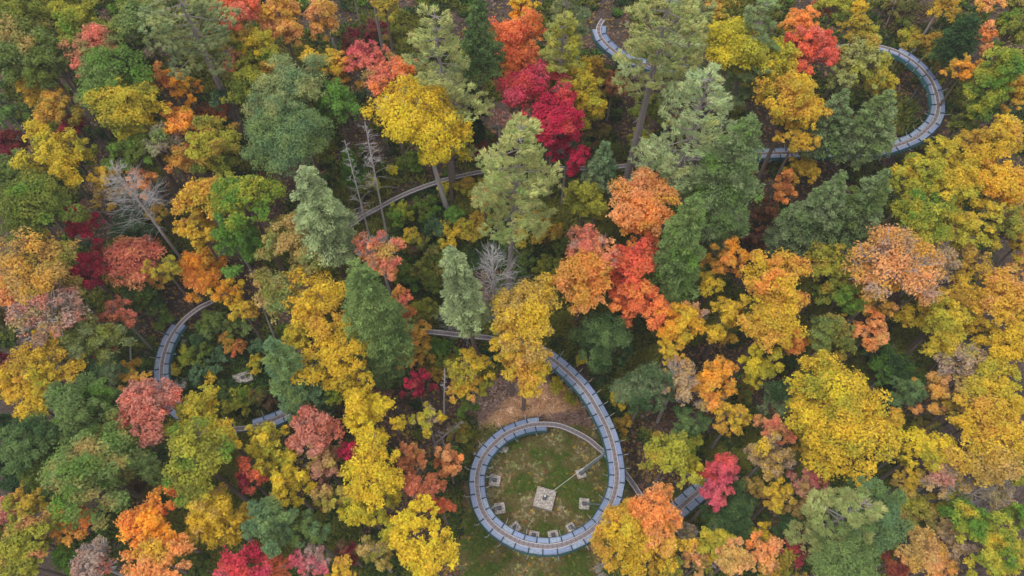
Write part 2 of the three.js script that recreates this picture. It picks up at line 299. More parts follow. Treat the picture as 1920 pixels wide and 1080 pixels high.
const trackC = makeTrack('long coaster track crossing the slope from the pale conifer to the blue grey horseshoe bend', P([
  [575, 470, 1.0], [612, 447, 1.0], [648, 428, 1.0], [666, 415.5, 1.0], [685, 402.6, 1.0], [712, 388, 1.0], [740, 373, 1.0], [768, 360, 1.0], [805, 346, 1.0], [842, 335, 1.0], [870, 328.5, 1.0], [896, 323, 1.1], [960, 316, 1.3], [1040, 315, 1.5], [1100, 315, 1.6], [1148, 313, 1.6], [1169, 311, 1.6], [1198, 307.5, 1.6], [1230, 304, 1.7], [1300, 297, 1.8], [1380, 291, 2.0], [1440, 288, 2.2],
  [1480, 287, 2.4], [1540, 286, 2.7], [1600, 286, 3.0], [1650, 282, 3.2], [1695, 268, 3.5], [1718, 258, 3.7], [1738, 242, 3.9], [1751, 228, 4.1], [1758, 211, 4.3], [1759, 193, 4.5], [1755, 174, 4.6], [1748, 155, 4.7], [1736, 138, 4.8], [1722, 123, 4.8], [1702, 108, 4.8], [1680, 96, 4.7], [1658, 89, 4.6], [1636, 85, 4.4], [1606, 84, 4.2], [1570, 88, 3.8], [1535, 94, 3.4]]),
  { left: [[0.545, 0.93]], right: [[0.545, 0.9]], seed: 31, posts: 4.4, hooks: true });
const trackE = makeTrack('blue grey panelled coaster curve half hidden behind pale green pines, with dark green netting', P([
  [1131, 36, 6.0], [1124, 47, 6.0], [1123, 63, 6.0], [1133, 79, 6.0], [1149, 94, 6.0], [1167, 106, 6.0], [1189, 115, 6.0], [1215, 122, 5.9], [1236, 127, 5.8], [1262, 130, 5.7], [1295, 132, 5.5], [1330, 138, 5.2]]),
  { spans: [[0.05, 0.95]], seed: 41, posts: 3.8, wide: 0.5 });
const trackF = makeTrack('short dark blue panelled coaster straight between the orange tree and the pink red tree', P([
  [1215, 1000, 3.0], [1243, 978, 3.0], [1270, 956, 3.0], [1291, 938, 3.0], [1311, 921, 3.0], [1335, 900, 3.0], [1362, 876, 3.0]]), { spans: [[0.02, 0.98]], seed: 51, posts: 3.4, wide: 0.6 });

// ------------------------------------------------------------------ concrete footings and their braces in the glade
const concrete = new THREE.MeshStandardMaterial({ color: new THREE.Color().setRGB(1.0, 0.95, 0.92), map: noiseTex(9, 176, 110), roughness: 0.95 });
const rust = new THREE.MeshStandardMaterial({ color: new THREE.Color().setRGB(0.12, 0.11, 0.14), roughness: 0.8, metalness: 0.4 });
function slab(w, d, h, bevel = 0.04) {
  const s = new THREE.Shape(); s.moveTo(-w / 2, -d / 2); s.lineTo(w / 2, -d / 2); s.lineTo(w / 2, d / 2); s.lineTo(-w / 2, d / 2); s.closePath();
  const g = new THREE.ExtrudeGeometry(s, { depth: h - bevel, bevelEnabled: true, bevelThickness: bevel, bevelSize: bevel, bevelOffset: -bevel, bevelSegments: 2 }); g.rotateX(-Math.PI / 2); return g;
}
function footing(label, px, py, w, d, h, turn, opt = {}) {
  const at = onGround(px, py); at.y -= 0.12;
  const t = thing('concrete_footing', label, 'concrete footing', at, opt.group || 'concrete footings of the coaster'); t.rotation.y = turn; if (opt.tilt) t.rotation.z = opt.tilt;
  part(t, 'block', slab(w, d, h + 0.12), concrete);
  const plate = slab(0.42, 0.42, 0.035, 0.008); plate.translate(0, h + 0.123, 0); part(t, 'base_plate', plate, rust);
  const bolts = []; for (const [x, z] of [[-1, -1], [1, -1], [-1, 1], [1, 1]]) { const b = new THREE.CylinderGeometry(0.022, 0.022, 0.1, 6); b.translate(x * 0.16, h + 0.2, z * 0.16); bolts.push(b); }
  part(t, 'anchor_bolt', mergeGeometries(bolts), rust, 'stuff');
  return V3(at.x, at.y + h + 0.15, at.z);
}
const mast = footing('large square concrete block with a stub post in the middle of the grass glade', 1021, 937, 2.0, 2.05, 0.62, -0.28);
{
  const t = thing('stub_post', 'short pale steel post on the large concrete block in the glade', 'post', mast);
  part(t, 'pole', new THREE.CylinderGeometry(0.10, 0.12, 0.75, 12).translate(0, 0.375, 0), MAT.post);
  part(t, 'cap', new THREE.SphereGeometry(0.13, 12, 8, 0, Math.PI * 2, 0, Math.PI / 2).translate(0, 0.75, 0), new THREE.MeshStandardMaterial({ color: new THREE.Color().setRGB(0.62, 0.64, 0.68), roughness: 0.5 }));
}
const feet = [
  footing('square concrete footing under the western side of the loop, higher of the two there', 928, 902, 1.15, 1.15, 0.35, -0.22),
  footing('square concrete footing under the western side of the loop, lower of the two there', 937, 954, 1.1, 1.1, 0.35, 0.14),
  footing('concrete footing at the lower western bend of the loop, tilted to the curve', 966, 990, 1.0, 0.95, 0.35, 0.62),
  footing('concrete footing at the bottom of the loop, west of the lowest point', 1001, 1005, 1.05, 0.9, 0.3, -0.18),
  footing('concrete footing at the bottom of the loop, east of the lowest point', 1037, 1004, 1.05, 0.9, 0.3, 0.16),
  footing('small concrete footing at the lower eastern bend of the loop', 1070, 990, 0.85, 0.85, 0.35, 0.5),
  footing('square concrete footing on the eastern side of the glade, below the braced one', 1095, 946, 1.05, 1.1, 0.4, -0.08),
  footing('square concrete footing at the foot of the slanting brace near the track crossing', 1089, 889, 0.98, 0.98, 0.35, 0.3),
];
function nearestOn(tr, p, lo, hi, side) { let best = null, m = 1e9; for (let s = lo * tr.fr.len; s < hi * tr.fr.len; s += 0.4) { const f = tr.fr.at(s), q = off(f, side, -0.16), d = Math.hypot(q.x - p.x, q.z - p.z); if (d < m) { m = d; best = q; } } return best; }
{
  const tops = feet.map((p, k) => k === 7 ? atHeight(1140, 846, 4.9) : nearestOn(helix, p, 0.3, 0.8, 0));
  feet.forEach((p, k) => {
    const a = p.clone().sub(helix.origin), b = tops[k].clone().sub(helix.origin);
    part(helix.root, 'support_post', rod(a, b, k === 7 ? 0.13 : 0.085, 10), MAT.post);
    if (k !== 7) for (const w of [-0.9, 0.9]) { const d = V3(tops[k].z - mast.z, 0, -(tops[k].x - mast.x)).normalize(); part(helix.root, 'brace', rod(a, b.clone().addScaledVector(d, w), 0.022, 6), MAT.post); }
  });
  const c = thing('guy_cable', 'thin pale cable running from the central concrete block up to the track crossing', 'cable', mast);
  part(c, 'wire', rod(V3(0.2, 0.1, -0.2), atHeight(1131, 850, 3.9).sub(mast), 0.026, 6), MAT.hook);
  part(c, 'shackle', new THREE.TorusGeometry(0.09, 0.03, 6, 12).translate(0.2, 0.1, -0.2), rust);
}
footing('pale square concrete slab lying in the bushes of the western hollow', 457, 712, 2.0, 1.35, 0.55, 0.42, { tilt: -0.1 });
footing('grey concrete footing between the western coaster curve and the bushes', 341, 720, 1.35, 1.2, 0.4, -0.05);
function stone(label, px, py, r, name = 'boulder') {
  const at = onGround(px, py), g = new THREE.IcosahedronGeometry(r, 3), p = g.attributes.position;
  for (let k = 0; k < p.count; k++) { const v = V3().fromBufferAttribute(p, k), n = 1 + 0.32 * noise(v.x / r * 0.9 + px, v.y / r * 0.9, v.z / r * 0.9) + 0.1 * noise(v.x / r * 3, v.y / r * 3, v.z / r * 3 + px); p.setXYZ(k, v.x * n, Math.max(v.y * n * 0.65, -r * 0.3), v.z * n); }
  g.computeVertexNormals();
  const m = new THREE.Mesh(g, concrete); m.name = numbered(name); m.position.copy(at); m.position.y += r * 0.15; m.castShadow = m.receiveShadow = true; m.userData = { label, category: 'rock', group: 'pale rocks by the track' }; scene.add(m);
}
stone('rounded pale rock on the inside of the western coaster curve', 346, 641, 0.42);
stone('small white rock under the panels at the upper western side of the loop', 947, 843, 0.4);
stone('tiny white stone just outside the loop among the bushes', 889, 850, 0.2);
stone('small white stone on bare soil above the horseshoe bend', 1664, 69, 0.25);
{ // weathered boards at the glade's lower edge, just under the orange tree
  const at = onGround(1135, 1068), t = thing('board_pile', 'grey weathered boards lying at the lower edge of the glade below the orange tree', 'boards', at), wood = new THREE.MeshStandardMaterial({ color: new THREE.Color().setRGB(0.5, 0.47, 0.46), map: noiseTex(31, 185, 80), roughness: 0.9 });
  for (let k = 0; k < 6; k++) { const b = slab(2.3 - 0.12 * k, 0.2, 0.07, 0.012), m = part(t, 'board', b, wood); m.position.set(0.1 * k - 0.2, 0.05 + 0.012 * (k % 3), -0.55 + 0.23 * k); m.rotation.y = 0.45 + 0.08 * Math.sin(k * 2.3); m.rotation.z = 0.02 * Math.cos(k); }
}

// ------------------------------------------------------------------ trees: how each kind grows
const LEAF_RATE = 0.70;
function tintOf(cols, rnd, seed) {                // blends up to three leaf colours over the crown in broad patches
  const A = PAL[cols[0]], B = PAL[cols[1] || cols[0]], warm = A[0] > A[1] * 1.25, C = cols[2] ? PAL[cols[2]] : warm ? [0, 1, 2].map((k) => mix(A[k], (A[0] > A[1] * 3 ? PAL.rust : PAL.lime)[k], 0.55)) : PAL[cols[1] || cols[0]], gx = (rnd() - 0.5) * 0.5, gz = (rnd() - 0.5) * 0.5, out = [0, 0, 0];
  return (x, y, z, R, dir, bias = 0) => {
    let t = 0.42 + 1.0 * noise(x * 0.33 + seed, y * 0.33, z * 0.33) + 0.55 * noise(x * 0.95, y * 0.95 + seed, z * 0.95) + (gx * x + gz * z) / R;
    if (dir) t = 0.5 + 0.75 * (dir[0] * x + dir[1] * z) / R + 0.35 * noise(x * 0.6, y * 0.6, z * 0.6 + seed);
    t = clamp(t + bias + (rnd() - 0.5) * 0.4, 0, 1);
    const u = clamp(noise(x * 0.5 + 40, y * 0.5 + seed, z * 0.5) * 1.6 - 0.1, 0, 1);
    const v = (0.80 + 0.38 * rnd()) * (1 + 0.12 * noise(x * 1.3, y * 1.3, z * 1.3 + seed)), h = (rnd() - 0.5) * 0.14;
    for (let k = 0; k < 3; k++) out[k] = mix(mix(A[k], B[k], t), C[k], u) * v;
    out[0] *= 1 + h; out[1] *= 1 - h * 0.6; return out;
  };
}
const unit = (rnd) => { let x, y, z, l; do { x = rnd() * 2 - 1; y = rnd() * 2 - 1; z = rnd() * 2 - 1; l = x * x + y * y + z * z; } while (l > 1 || l < 0.01); l = Math.sqrt(l); return [x / l, y / l, z / l]; };
function bendPath(a, b, n, sag, rnd) { const pts = [], w = V3((rnd() - 0.5), (rnd() - 0.5) * 0.4, (rnd() - 0.5)).multiplyScalar(sag * a.distanceTo(b)); for (let k = 0; k <= n; k++) { const t = k / n, p = a.clone().lerp(b, t); p.addScaledVector(w, Math.sin(t * Math.PI)); pts.push(p); } return pts; }
const taper = (r0, r1, n) => Array.from({ length: n + 1 }, (_, k) => mix(r0, r1, k / n));

function growBroadleaf(root, c, R, V, cols, o, seed) {                 // c: crown centre in the tree's own axes
  const rnd = mulberry(seed), lobes = [], wood = new Tris(), nl = Math.round(clamp(5 + R * 3.4, 6, 22)) + (o.lobes || 0), tint = tintOf(cols, rnd, seed % 97), sy = clamp(V / R, 0.8, 1.3);
  const stretch = 1 + (rnd() - 0.5) * 0.36, wa = rnd() * 3.14, cw = Math.cos(wa), sw = Math.sin(wa), point = 0.45 * rnd(), mixed = o.needle ? 0.2 : 0.5;
  for (let k = 0; k < nl; k++) {                  // boughs
    const th = k * 2.39996 + rnd() * 1.3, up = clamp(1 - 1.45 * (k + 0.5) / nl + (rnd() - 0.5) * 0.45, -0.55, 0.98), hr = Math.sqrt(1 - up * up), f = 0.42 + 0.46 * rnd(), r = R * (0.19 + 0.2 * rnd()) * (1.25 - 0.5 * f), nar = 1 - point * Math.max(up, 0);
    let x = Math.cos(th) * hr * R * f * stretch * nar, z = Math.sin(th) * hr * R * f / stretch * nar; [x, z] = [x * cw - z * sw, x * sw + z * cw];
    lobes.push({ x, y: up * V * f, z, r: Math.max(r, 0.35), t: (rnd() + rnd() - 1) * mixed });
  }
  lobes.push({ x: 0, y: V * 0.05, z: 0, r: R * 0.34, t: 0 });
  const sprays = [];                              // leafy sprays on the boughs, facing out and up
  for (const l of lobes) {
    const n = Math.round(clamp(8 * (l.r / 0.8) ** 1.4, 5, 16));
    for (let k = 0; k < n; k++) { let d = unit(rnd); if (d[1] < -0.15 && rnd() < 0.7) d = [d[0], -d[1], d[2]]; const f = 0.5 + 0.62 * rnd(); sprays.push({ x: l.x + d[0] * l.r * f, y: l.y + d[1] * l.r * f * sy, z: l.z + d[2] * l.r * f, r: clamp(l.r * (0.26 + 0.32 * rnd()), 0.2, 0.95), v: 0.88 + 0.24 * rnd(), t: l.t + (rnd() - 0.5) * 0.2 }); }
  }
  const thin = o.thin === undefined ? (o.needle || o.shrub || rnd() < 0.55 ? 0 : rnd() * 0.25) : o.thin, density = (o.density || 1) * (o.needle ? 1.45 : 1), size = (o.leaf || 1) * (o.needle ? 1.05 : 1);
  const N = Math.round(clamp(92 * 4 * Math.PI * R * (R + V) / 2 * (1 - thin * 0.6) * density * LEAF_RATE, 400, 30000)), leaves = new Leaves(N);
  let wsum = 0; for (const l of sprays) wsum += l.r * l.r;
  for (let tries = 0; leaves.n < N && tries < N * 3; tries++) {
    let pick = rnd() * wsum, L = sprays[0]; for (const l of sprays) { pick -= l.r * l.r; if (pick <= 0) { L = l; break; } }
    const d = unit(rnd); if (d[1] < -0.2 && rnd() < 0.7) continue;
    const rr = L.r * (0.45 + 0.7 * rnd() + (rnd() < 0.12 ? 0.6 * rnd() : 0)), x = L.x + d[0] * rr, y = L.y + d[1] * rr * 0.8, z = L.z + d[2] * rr;
    let deep = 0; for (const l of sprays) if (l !== L && (x - l.x) ** 2 + (y - l.y) ** 2 + (z - l.z) ** 2 < l.r * l.r * 0.42 && ++deep > 1) break;
    if (deep > 1 || (deep && rnd() < 0.6)) continue;
    const j = unit(rnd); let nx = d[0] * 0.6 + j[0] * 0.7 + x / R * 0.35, ny = d[1] * 0.6 + j[1] * 0.7 + 0.5, nz = d[2] * 0.6 + j[2] * 0.7 + z / R * 0.35, q = Math.hypot(nx, ny, nz); nx /= q; ny /= q; nz /= q;
    const k = unit(rnd); let ax = k[1] * nz - k[2] * ny, ay = k[2] * nx - k[0] * nz, az = k[0] * ny - k[1] * nx; q = Math.hypot(ax, ay, az) || 1; ax /= q; ay /= q; az /= q;
    const bx = ny * az - nz * ay, by = nz * ax - nx * az, bz = nx * ay - ny * ax, s = (0.082 + 0.075 * rnd()) * size, w = s * (o.needle ? 0.42 : 0.6 + 0.25 * rnd());
    const t = tint(x, y, z, R, o.dir, L.t), v = L.v;
    leaves.add(c.x + x, c.y + y, c.z + z, ax * s, ay * s, az * s, bx * w, by * w, bz * w, t[0] * v, t[1] * v, t[2] * v);
  }
  part(root, 'crown', leaves.geo(), o.needle ? NEEDLE : LEAF);
  const H = c.y + V, r0 = clamp(0.011 * H + 0.02 * R, 0.06, 0.34), fork = V3(c.x * 0.75, c.y - V * 0.45, c.z * 0.75);
  wood.tube(bendPath(V3(0, -0.4, 0), fork, 5, 0.02, rnd), taper(r0 * 1.15, r0 * 0.62, 5), 7, rnd);
  for (const l of lobes.slice(0, Math.min(lobes.length - 1, thin > 0.4 ? 20 : 9))) {
    const e = V3(c.x + l.x, c.y + l.y, c.z + l.z); wood.tube(bendPath(fork, e, 3, 0.10, rnd), taper(r0 * 0.45, r0 * 0.14, 3), 5, rnd);
    const nt = thin ? Math.round(5 + 20 * thin) : 2;
    for (let k = 0; k < nt; k++) { const d = unit(rnd), t = V3(e.x + d[0] * l.r * 1.05, e.y + (d[1] * 0.8 + 0.35) * l.r * 1.05, e.z + d[2] * l.r * 1.05), f = fork.clone().lerp(e, 0.45 + 0.5 * rnd()); wood.tube(bendPath(f, t, 3, 0.10, rnd), taper(r0 * 0.17 + thin * 0.012, 0.016 + thin * 0.008, 3), 3, rnd, 1.1); }
  }
  part(root, 'trunk', wood.geo(), BARK[o.bark || (thin > 0.5 ? 'twig' : thin > 0.2 ? 'grey' : 'brown')]);
}
function growConifer(root, top, H, R, cols, o, seed) {                  // hemlock or spruce habit: a rounded dense crown of drooping feathery sprays
  const rnd = mulberry(seed), tint = tintOf(cols, rnd, seed % 89), y0 = H * (o.clear || 0.16), L = H - y0, levels = Math.round(L / 0.55), wood = new Tris();
  const N = Math.round(clamp(190 * Math.PI * R * Math.hypot(R, L) * LEAF_RATE, 1800, 27000)), leaves = new Leaves(N), boughs = [], e1 = 1.5 + rnd() * 0.5, e2 = o.pow ? 0.62 : 0.85;
  for (let k = 0; k < levels; k++) {
    const t = (k + rnd() * 0.6) / levels, n = Math.round(6 + 4 * (1 - t)), low = smooth(-0.05, 0.16, t);
    for (let b = 0; b < n; b++) { const a = (b + rnd() * 0.8) / n * 6.283 + k * 1.1, lump = 0.84 + 0.34 * noise(Math.cos(a) * 1.3 + 5, t * L * 0.42, Math.sin(a) * 1.3 + seed % 61); boughs.push({ y: y0 + L * t, a, l: (R * Math.pow(1 - Math.pow(t, e1), e2) * lump * (0.7 + 0.3 * low) + 0.15) * (0.66 + 0.42 * rnd()), t }); }
  }
  let sum = 0; for (const b of boughs) sum += Math.pow(b.l + 0.12, 1.35);
  const leanX = (y) => top.x * y / H, leanZ = (y) => top.z * y / H;
  for (const b of boughs) {
    const n = Math.max(3, Math.round(N * Math.pow(b.l + 0.12, 1.35) / sum)), ca = Math.cos(b.a), sa = Math.sin(b.a), droop = 0.06 + 0.16 * rnd() + 0.12 * (1 - b.t), shade = 0.84 + 0.32 * rnd();
    if (b.l > 0.9 && wood.i.length < 4000) wood.tube([V3(leanX(b.y), b.y, leanZ(b.y)), V3(leanX(b.y) + ca * b.l * 0.5, b.y - droop * b.l * 0.3, leanZ(b.y) + sa * b.l * 0.5), V3(leanX(b.y) + ca * b.l * 0.88, b.y - droop * b.l * 0.92, leanZ(b.y) + sa * b.l * 0.88)], [0.045, 0.03, 0.012], 3, rnd);
    for (let k = 0; k < n; k++) {
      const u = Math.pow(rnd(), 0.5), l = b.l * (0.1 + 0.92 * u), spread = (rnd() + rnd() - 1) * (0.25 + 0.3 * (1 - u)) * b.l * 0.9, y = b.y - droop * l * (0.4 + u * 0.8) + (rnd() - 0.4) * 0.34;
      const x = leanX(b.y) + ca * l - sa * spread, z = leanZ(b.y) + sa * l + ca * spread, yaw = b.a + (rnd() - 0.5) * 2.0, s = 0.095 + 0.09 * rnd(), w = s * 0.46, pitch = 0.05 + (rnd() - 0.45) * 1.2, cp = Math.cos(pitch);
      const ax = Math.cos(yaw) * cp, ay = Math.sin(pitch), az = Math.sin(yaw) * cp, roll = (rnd() - 0.5) * 1.7, cr = Math.cos(roll), sr = Math.sin(roll);
      const sx = -Math.sin(yaw), sz = Math.cos(yaw), nx = -Math.cos(yaw) * ay, ny = cp, nz = -Math.sin(yaw) * ay;
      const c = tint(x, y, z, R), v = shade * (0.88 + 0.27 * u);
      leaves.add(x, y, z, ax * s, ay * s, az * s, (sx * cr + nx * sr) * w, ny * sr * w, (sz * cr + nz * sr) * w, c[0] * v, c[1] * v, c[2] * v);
    }
  }
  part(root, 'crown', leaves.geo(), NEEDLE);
  const r0 = clamp(0.012 * H, 0.07, 0.36);
  wood.tube([V3(0, -0.4, 0), V3(top.x * 0.5, H * 0.5, top.z * 0.5), V3(top.x * 0.99, H * 0.985, top.z * 0.99)], [r0 * 1.1, r0 * 0.6, 0.02], 7, rnd);
  part(root, 'trunk', wood.geo(), BARK[o.bark || 'brown']);
}
function growPine(root, top, H, R, cols, o, seed) {                    // white pine habit: open whorls of long boughs that carry plumes of needles
  const rnd = mulberry(seed), tint = tintOf(cols, rnd, seed % 83), y0 = H * (o.clear || 0.45), L = H - y0, levels = Math.round(L / 1.45) + 1, wood = new Tris();
  const lx = (y) => top.x * y / H, lz = (y) => top.z * y / H, tufts = [];
  for (let k = 0; k < levels; k++) {
    const t = (k + 0.35 * rnd()) / levels, n = 4 + (rnd() * 2.4 | 0), prof = R * Math.pow(1 - t * t, 0.6) * (0.72 + 0.28 * Math.min(1, t * 5)) + 0.25;
    for (let b = 0; b < n; b++) {
      const a = (b + 0.7 * rnd()) / n * 6.283 + k * 0.9, l = prof * (0.42 + 0.75 * rnd()), y = y0 + L * t, lift = 0.02 + 0.25 * t + (rnd() - 0.5) * 0.14, ca = Math.cos(a), sa = Math.sin(a), shade = 0.85 + 0.3 * rnd();
      const pos = (u, s) => [lx(y) + ca * l * u - sa * s, y + l * (lift * u * u - 0.10 * u), lz(y) + sa * l * u + ca * s];
      wood.tube([V3(...pos(0, 0)), V3(...pos(0.5, 0)), V3(...pos(0.95, 0))], [0.075, 0.045, 0.015], 4, rnd);
      const m = Math.max(3, Math.round(l * 2.6));
      for (let q = 0; q < m; q++) { const u = 0.4 + 0.64 * Math.pow((q + rnd()) / m, 0.8), wd = l * 0.34 * (1.15 - Math.abs(u - 0.6)), ns = 3; for (let s = 0; s < ns; s++) { const p = pos(u, (rnd() * 2 - 1) * wd); tufts.push([p[0], p[1] + (rnd() - 0.3) * 0.28, p[2], a, shade]); } }
    }
  }
  const per = clamp(Math.floor(26000 * LEAF_RATE / tufts.length), 12, 46), leaves = new Leaves(tufts.length * per);
  for (const [x, y, z, a, shade] of tufts) {
    const c = [...tint(x, y, z, R)];
    for (let k = 0; k < per; k++) {
      const d = unit(rnd), yaw = a + (rnd() - 0.5) * 3.4, up = 0.15 + 0.75 * rnd() - (d[1] < -0.6 ? 0.5 : 0), h = Math.hypot(1, up), ax = Math.cos(yaw) / h, ay = up / h, az = Math.sin(yaw) / h, s = 0.115 + 0.1 * rnd(), w = s * 0.36, bx = -Math.sin(yaw), bz = Math.cos(yaw), v = shade * (0.82 + 0.36 * rnd());
      leaves.add(x + ax * s + d[0] * 0.16, y + ay * s * 0.7 + d[1] * 0.1, z + az * s + d[2] * 0.16, ax * s, ay * s, az * s, bx * w, (rnd() - 0.5) * w * 0.7, bz * w, c[0] * v, c[1] * v, c[2] * v);
    }
  }
  part(root, 'crown', leaves.geo(), NEEDLE);
  const r0 = o.girth || clamp(0.0125 * H, 0.1, 0.42);
  wood.tube([V3(0, -0.4, 0), V3(top.x * 0.3, H * 0.3, top.z * 0.3), V3(top.x * 0.65, H * 0.65, top.z * 0.65), V3(top.x, H * 0.99, top.z)], [r0 * 1.15, r0 * 0.9, r0 * 0.55, 0.03], 8, rnd);
  for (let k = 0; k < 16; k++) { const y = H * (0.12 + 0.38 * rnd()), a = rnd() * 6.283, l = 0.4 + 1.1 * rnd(), b = V3(lx(y), y, lz(y)); wood.tube([b, b.clone().add(V3(Math.cos(a) * l, -0.1 * l, Math.sin(a) * l))], [0.035, 0.012], 3, rnd, 1.7); }   // dead stubs
  part(root, 'trunk', wood.geo(), BARK[o.bark || 'grey']);
}
function growBare(root, top, H, R, o, seed) {                           // leafless: a straight stem with many thin twigs
  const rnd = mulberry(seed), wood = new Tris(), tw = new Tris(), y0 = H * (o.clear === undefined ? 0.35 : o.clear), lx = (y) => top.x * y / H, lz = (y) => top.z * y / H, r0 = o.girth || clamp(0.012 * H, 0.07, 0.3);
  wood.tube([V3(0, -0.4, 0), V3(lx(H * 0.5), H * 0.5, lz(H * 0.5)), V3(top.x, H, top.z)], [r0, r0 * 0.7, 0.035], 7, rnd);
  const n = o.twigs || Math.round((H - y0) * 5);
  for (let k = 0; k < n; k++) {
    const t = Math.pow(rnd(), 0.9), y = y0 + (H - y0) * t * 0.98, a = rnd() * 6.283, prof = o.round ? Math.sqrt(Math.max(0.08, 1 - (2 * t - 1) ** 2)) : 1 - 0.75 * t, l = R * prof * (0.45 + 0.6 * rnd()), rise = o.round ? 0.25 + 0.6 * rnd() : (o.rise || 0) - 0.1 + 0.4 * rnd();
    const b = V3(lx(y), y, lz(y)), ca = Math.cos(a), sa = Math.sin(a), bow = l * (o.bow || 0.12), pts = [];
    for (let q = 0; q <= 4; q++) { const u = q / 4; pts.push(V3(b.x + ca * l * u, b.y + l * rise * u + bow * Math.sin(u * 3.14) + (rnd() - 0.5) * 0.05 * l, b.z + sa * l * u)); }
    tw.tube(pts, [0.036, 0.029, 0.022, 0.016, 0.008].map((v) => v * (o.tw || 0.85)), 3, rnd);
    for (let q = 0; q < (o.fine || 3); q++) { const u = 1 + 2.6 * rnd(), g = Math.floor(u), f = pts[g].clone().lerp(pts[g + 1], u - g), w = (rnd() < 0.5 ? -1 : 1) * (0.4 + 0.6 * rnd()), m = l * (0.22 + 0.3 * rnd()), up = rise + 0.3 * (rnd() - 0.3), ta = a + w; tw.tube([f, f.clone().add(V3(Math.cos(ta) * m * 0.55, up * m * 0.6, Math.sin(ta) * m * 0.55)), f.clone().add(V3(Math.cos(a + w * 0.7) * m, (up + 0.1) * m, Math.sin(a + w * 0.7) * m))], [0.018, 0.013, 0.007].map((v) => v * (o.tw || 0.85)), 3, rnd); }
  }
  part(root, 'trunk', wood.geo(), BARK[o.bark || 'pale']);
  part(root, 'branches', tw.geo(), BARK[o.bark || 'twig'], 'stuff');
}
// ------------------------------------------------------------------ trees: where each one stands. Its crown is given as centre, width and height in the photograph and turned into metres on the slope.
let seedNext = 1000;
function stand(kind, cx, cy, w, h, o) {           // base point, crown radius R, half height V, tree height H, lean
  const down = DOWN + Math.atan((cy - 540) / F), sn = Math.sin(down), cs = Math.cos(down);
  let hc = o.H ? o.H * 0.7 : 10, R = 3, V = 3, H = 14, p;
  for (let k = 0; k < 4; k++) {
    p = hit(cx, cy, hc); const m = depthOf(p) / F; R = w / 2 * m;
    if (kind === 'cone') { const Lh = clamp((h * m - R * sn * 1.15) / cs, R * 1.35, 20); H = o.H || clamp(Lh / 0.84, 5, 25); V = Math.min(Lh, H * 0.92) / 2; hc = H - V; }
    else { V = clamp(Math.sqrt(Math.max((h / 2 * m) ** 2 - (R * sn * 0.94) ** 2, 0)) / cs, R * 0.62, R * 1.65); H = o.H || clamp(6.5 + 2.5 * R, V * 2 + 0.8, 21); hc = Math.max(H - V, V * 0.9); }
  }
  p = hit(cx, cy, hc);
  let base = V3(p.x, terrain(p.x, p.z), p.z);
  if (o.base) { base = onGround(...o.base); const d = rayDir(cx, cy), t = (base.x * d.x + base.z * d.z) / (d.x * d.x + d.z * d.z); p = V3(d.x * t, EYE.y + d.y * t, d.z * t); const m = depthOf(p) / F; R = w / 2 * m; hc = p.y - base.y; V = kind === 'cone' ? Math.min(hc * 0.8, Math.max(R, h / 2 * m / cs)) : clamp(h / 2 * m, R * 0.7, R * 1.5); H = hc + V; }
  return { base, R, V, H, lean: V3(p.x - base.x, 0, p.z - base.z), hc };
}
const KINDS = { broad: ['broadleaf_tree', 'broadleaf tree', 'autumn broadleaf trees'], cone: ['conifer_tree', 'conifer', 'dense conifers of the forest'], pine: ['pine_tree', 'pine tree', 'tall open pines of the forest'], bare: ['bare_tree', 'bare tree', 'leafless trees of the forest'], shrub: ['shrub', 'shrub', 'shrubs on the forest floor'] };
function B(cx, cy, w, h, cols, label, o = {}) {   // broadleaf
  const s = stand('broad', cx, cy, w, h, o), K = KINDS[o.shrub ? 'shrub' : 'broad'], t = thing(K[0], label, K[1], s.base, K[2]);
  growBroadleaf(t, V3(s.lean.x, s.hc, s.lean.z), s.R * 1.1, s.V * 1.06, cols.split(' '), o, seedNext += 7); return t;
}
const K = (cx, cy, w, h, cols, label, o = {}) => {                       // conifer of broad soft habit, as seen from above: rounded layers of fine sprays
  const s = stand('broad', cx, cy, w, h, o), t = thing(KINDS.cone[0], label, KINDS.cone[1], s.base, KINDS.cone[2]);
  growBroadleaf(t, V3(s.lean.x, s.hc, s.lean.z), s.R * 1.08, s.V * 1.04, cols.split(' '), { needle: true, lobes: 3, ...o }, seedNext += 7); return t;
};
const S = (cx, cy, w, h, cols, label, o = {}) => B(cx, cy, w, h, cols, label, { thin: 0.6, ...o });               // half bare
const U = (cx, cy, w, h, cols, label, o = {}) => B(cx, cy, w, h, cols, label, { shrub: true, H: 2.6, ...o });
function C(cx, cy, w, h, cols, label, o = {}) {   // dense conifer
  const s = stand('cone', cx, cy, w, h, o), K = KINDS.cone, t = thing(K[0], label, K[1], s.base, K[2]);
  const top = s.lean.clone().multiplyScalar(s.H / Math.max(s.hc, 1)); growConifer(t, top, s.H, s.R * 1.08, cols.split(' '), { clear: clamp(1 - 2.15 * s.V / s.H, 0.04, 0.7), ...o }, seedNext += 7); return t;
}
function Q(cx, cy, w, h, cols, label, o = {}) {   // open pine
  const s = stand('cone', cx, cy, w, h, o), K = KINDS.pine, t = thing(K[0], label, K[1], s.base, K[2]);
  const top = s.lean.clone().multiplyScalar(s.H / Math.max(s.hc, 1)); growPine(t, top, s.H, s.R * 1.05, cols.split(' '), { clear: o.base ? clamp(1 - 2.1 * s.V / s.H, 0.4, 0.7) : 0.4, ...o }, seedNext += 7); return t;
}
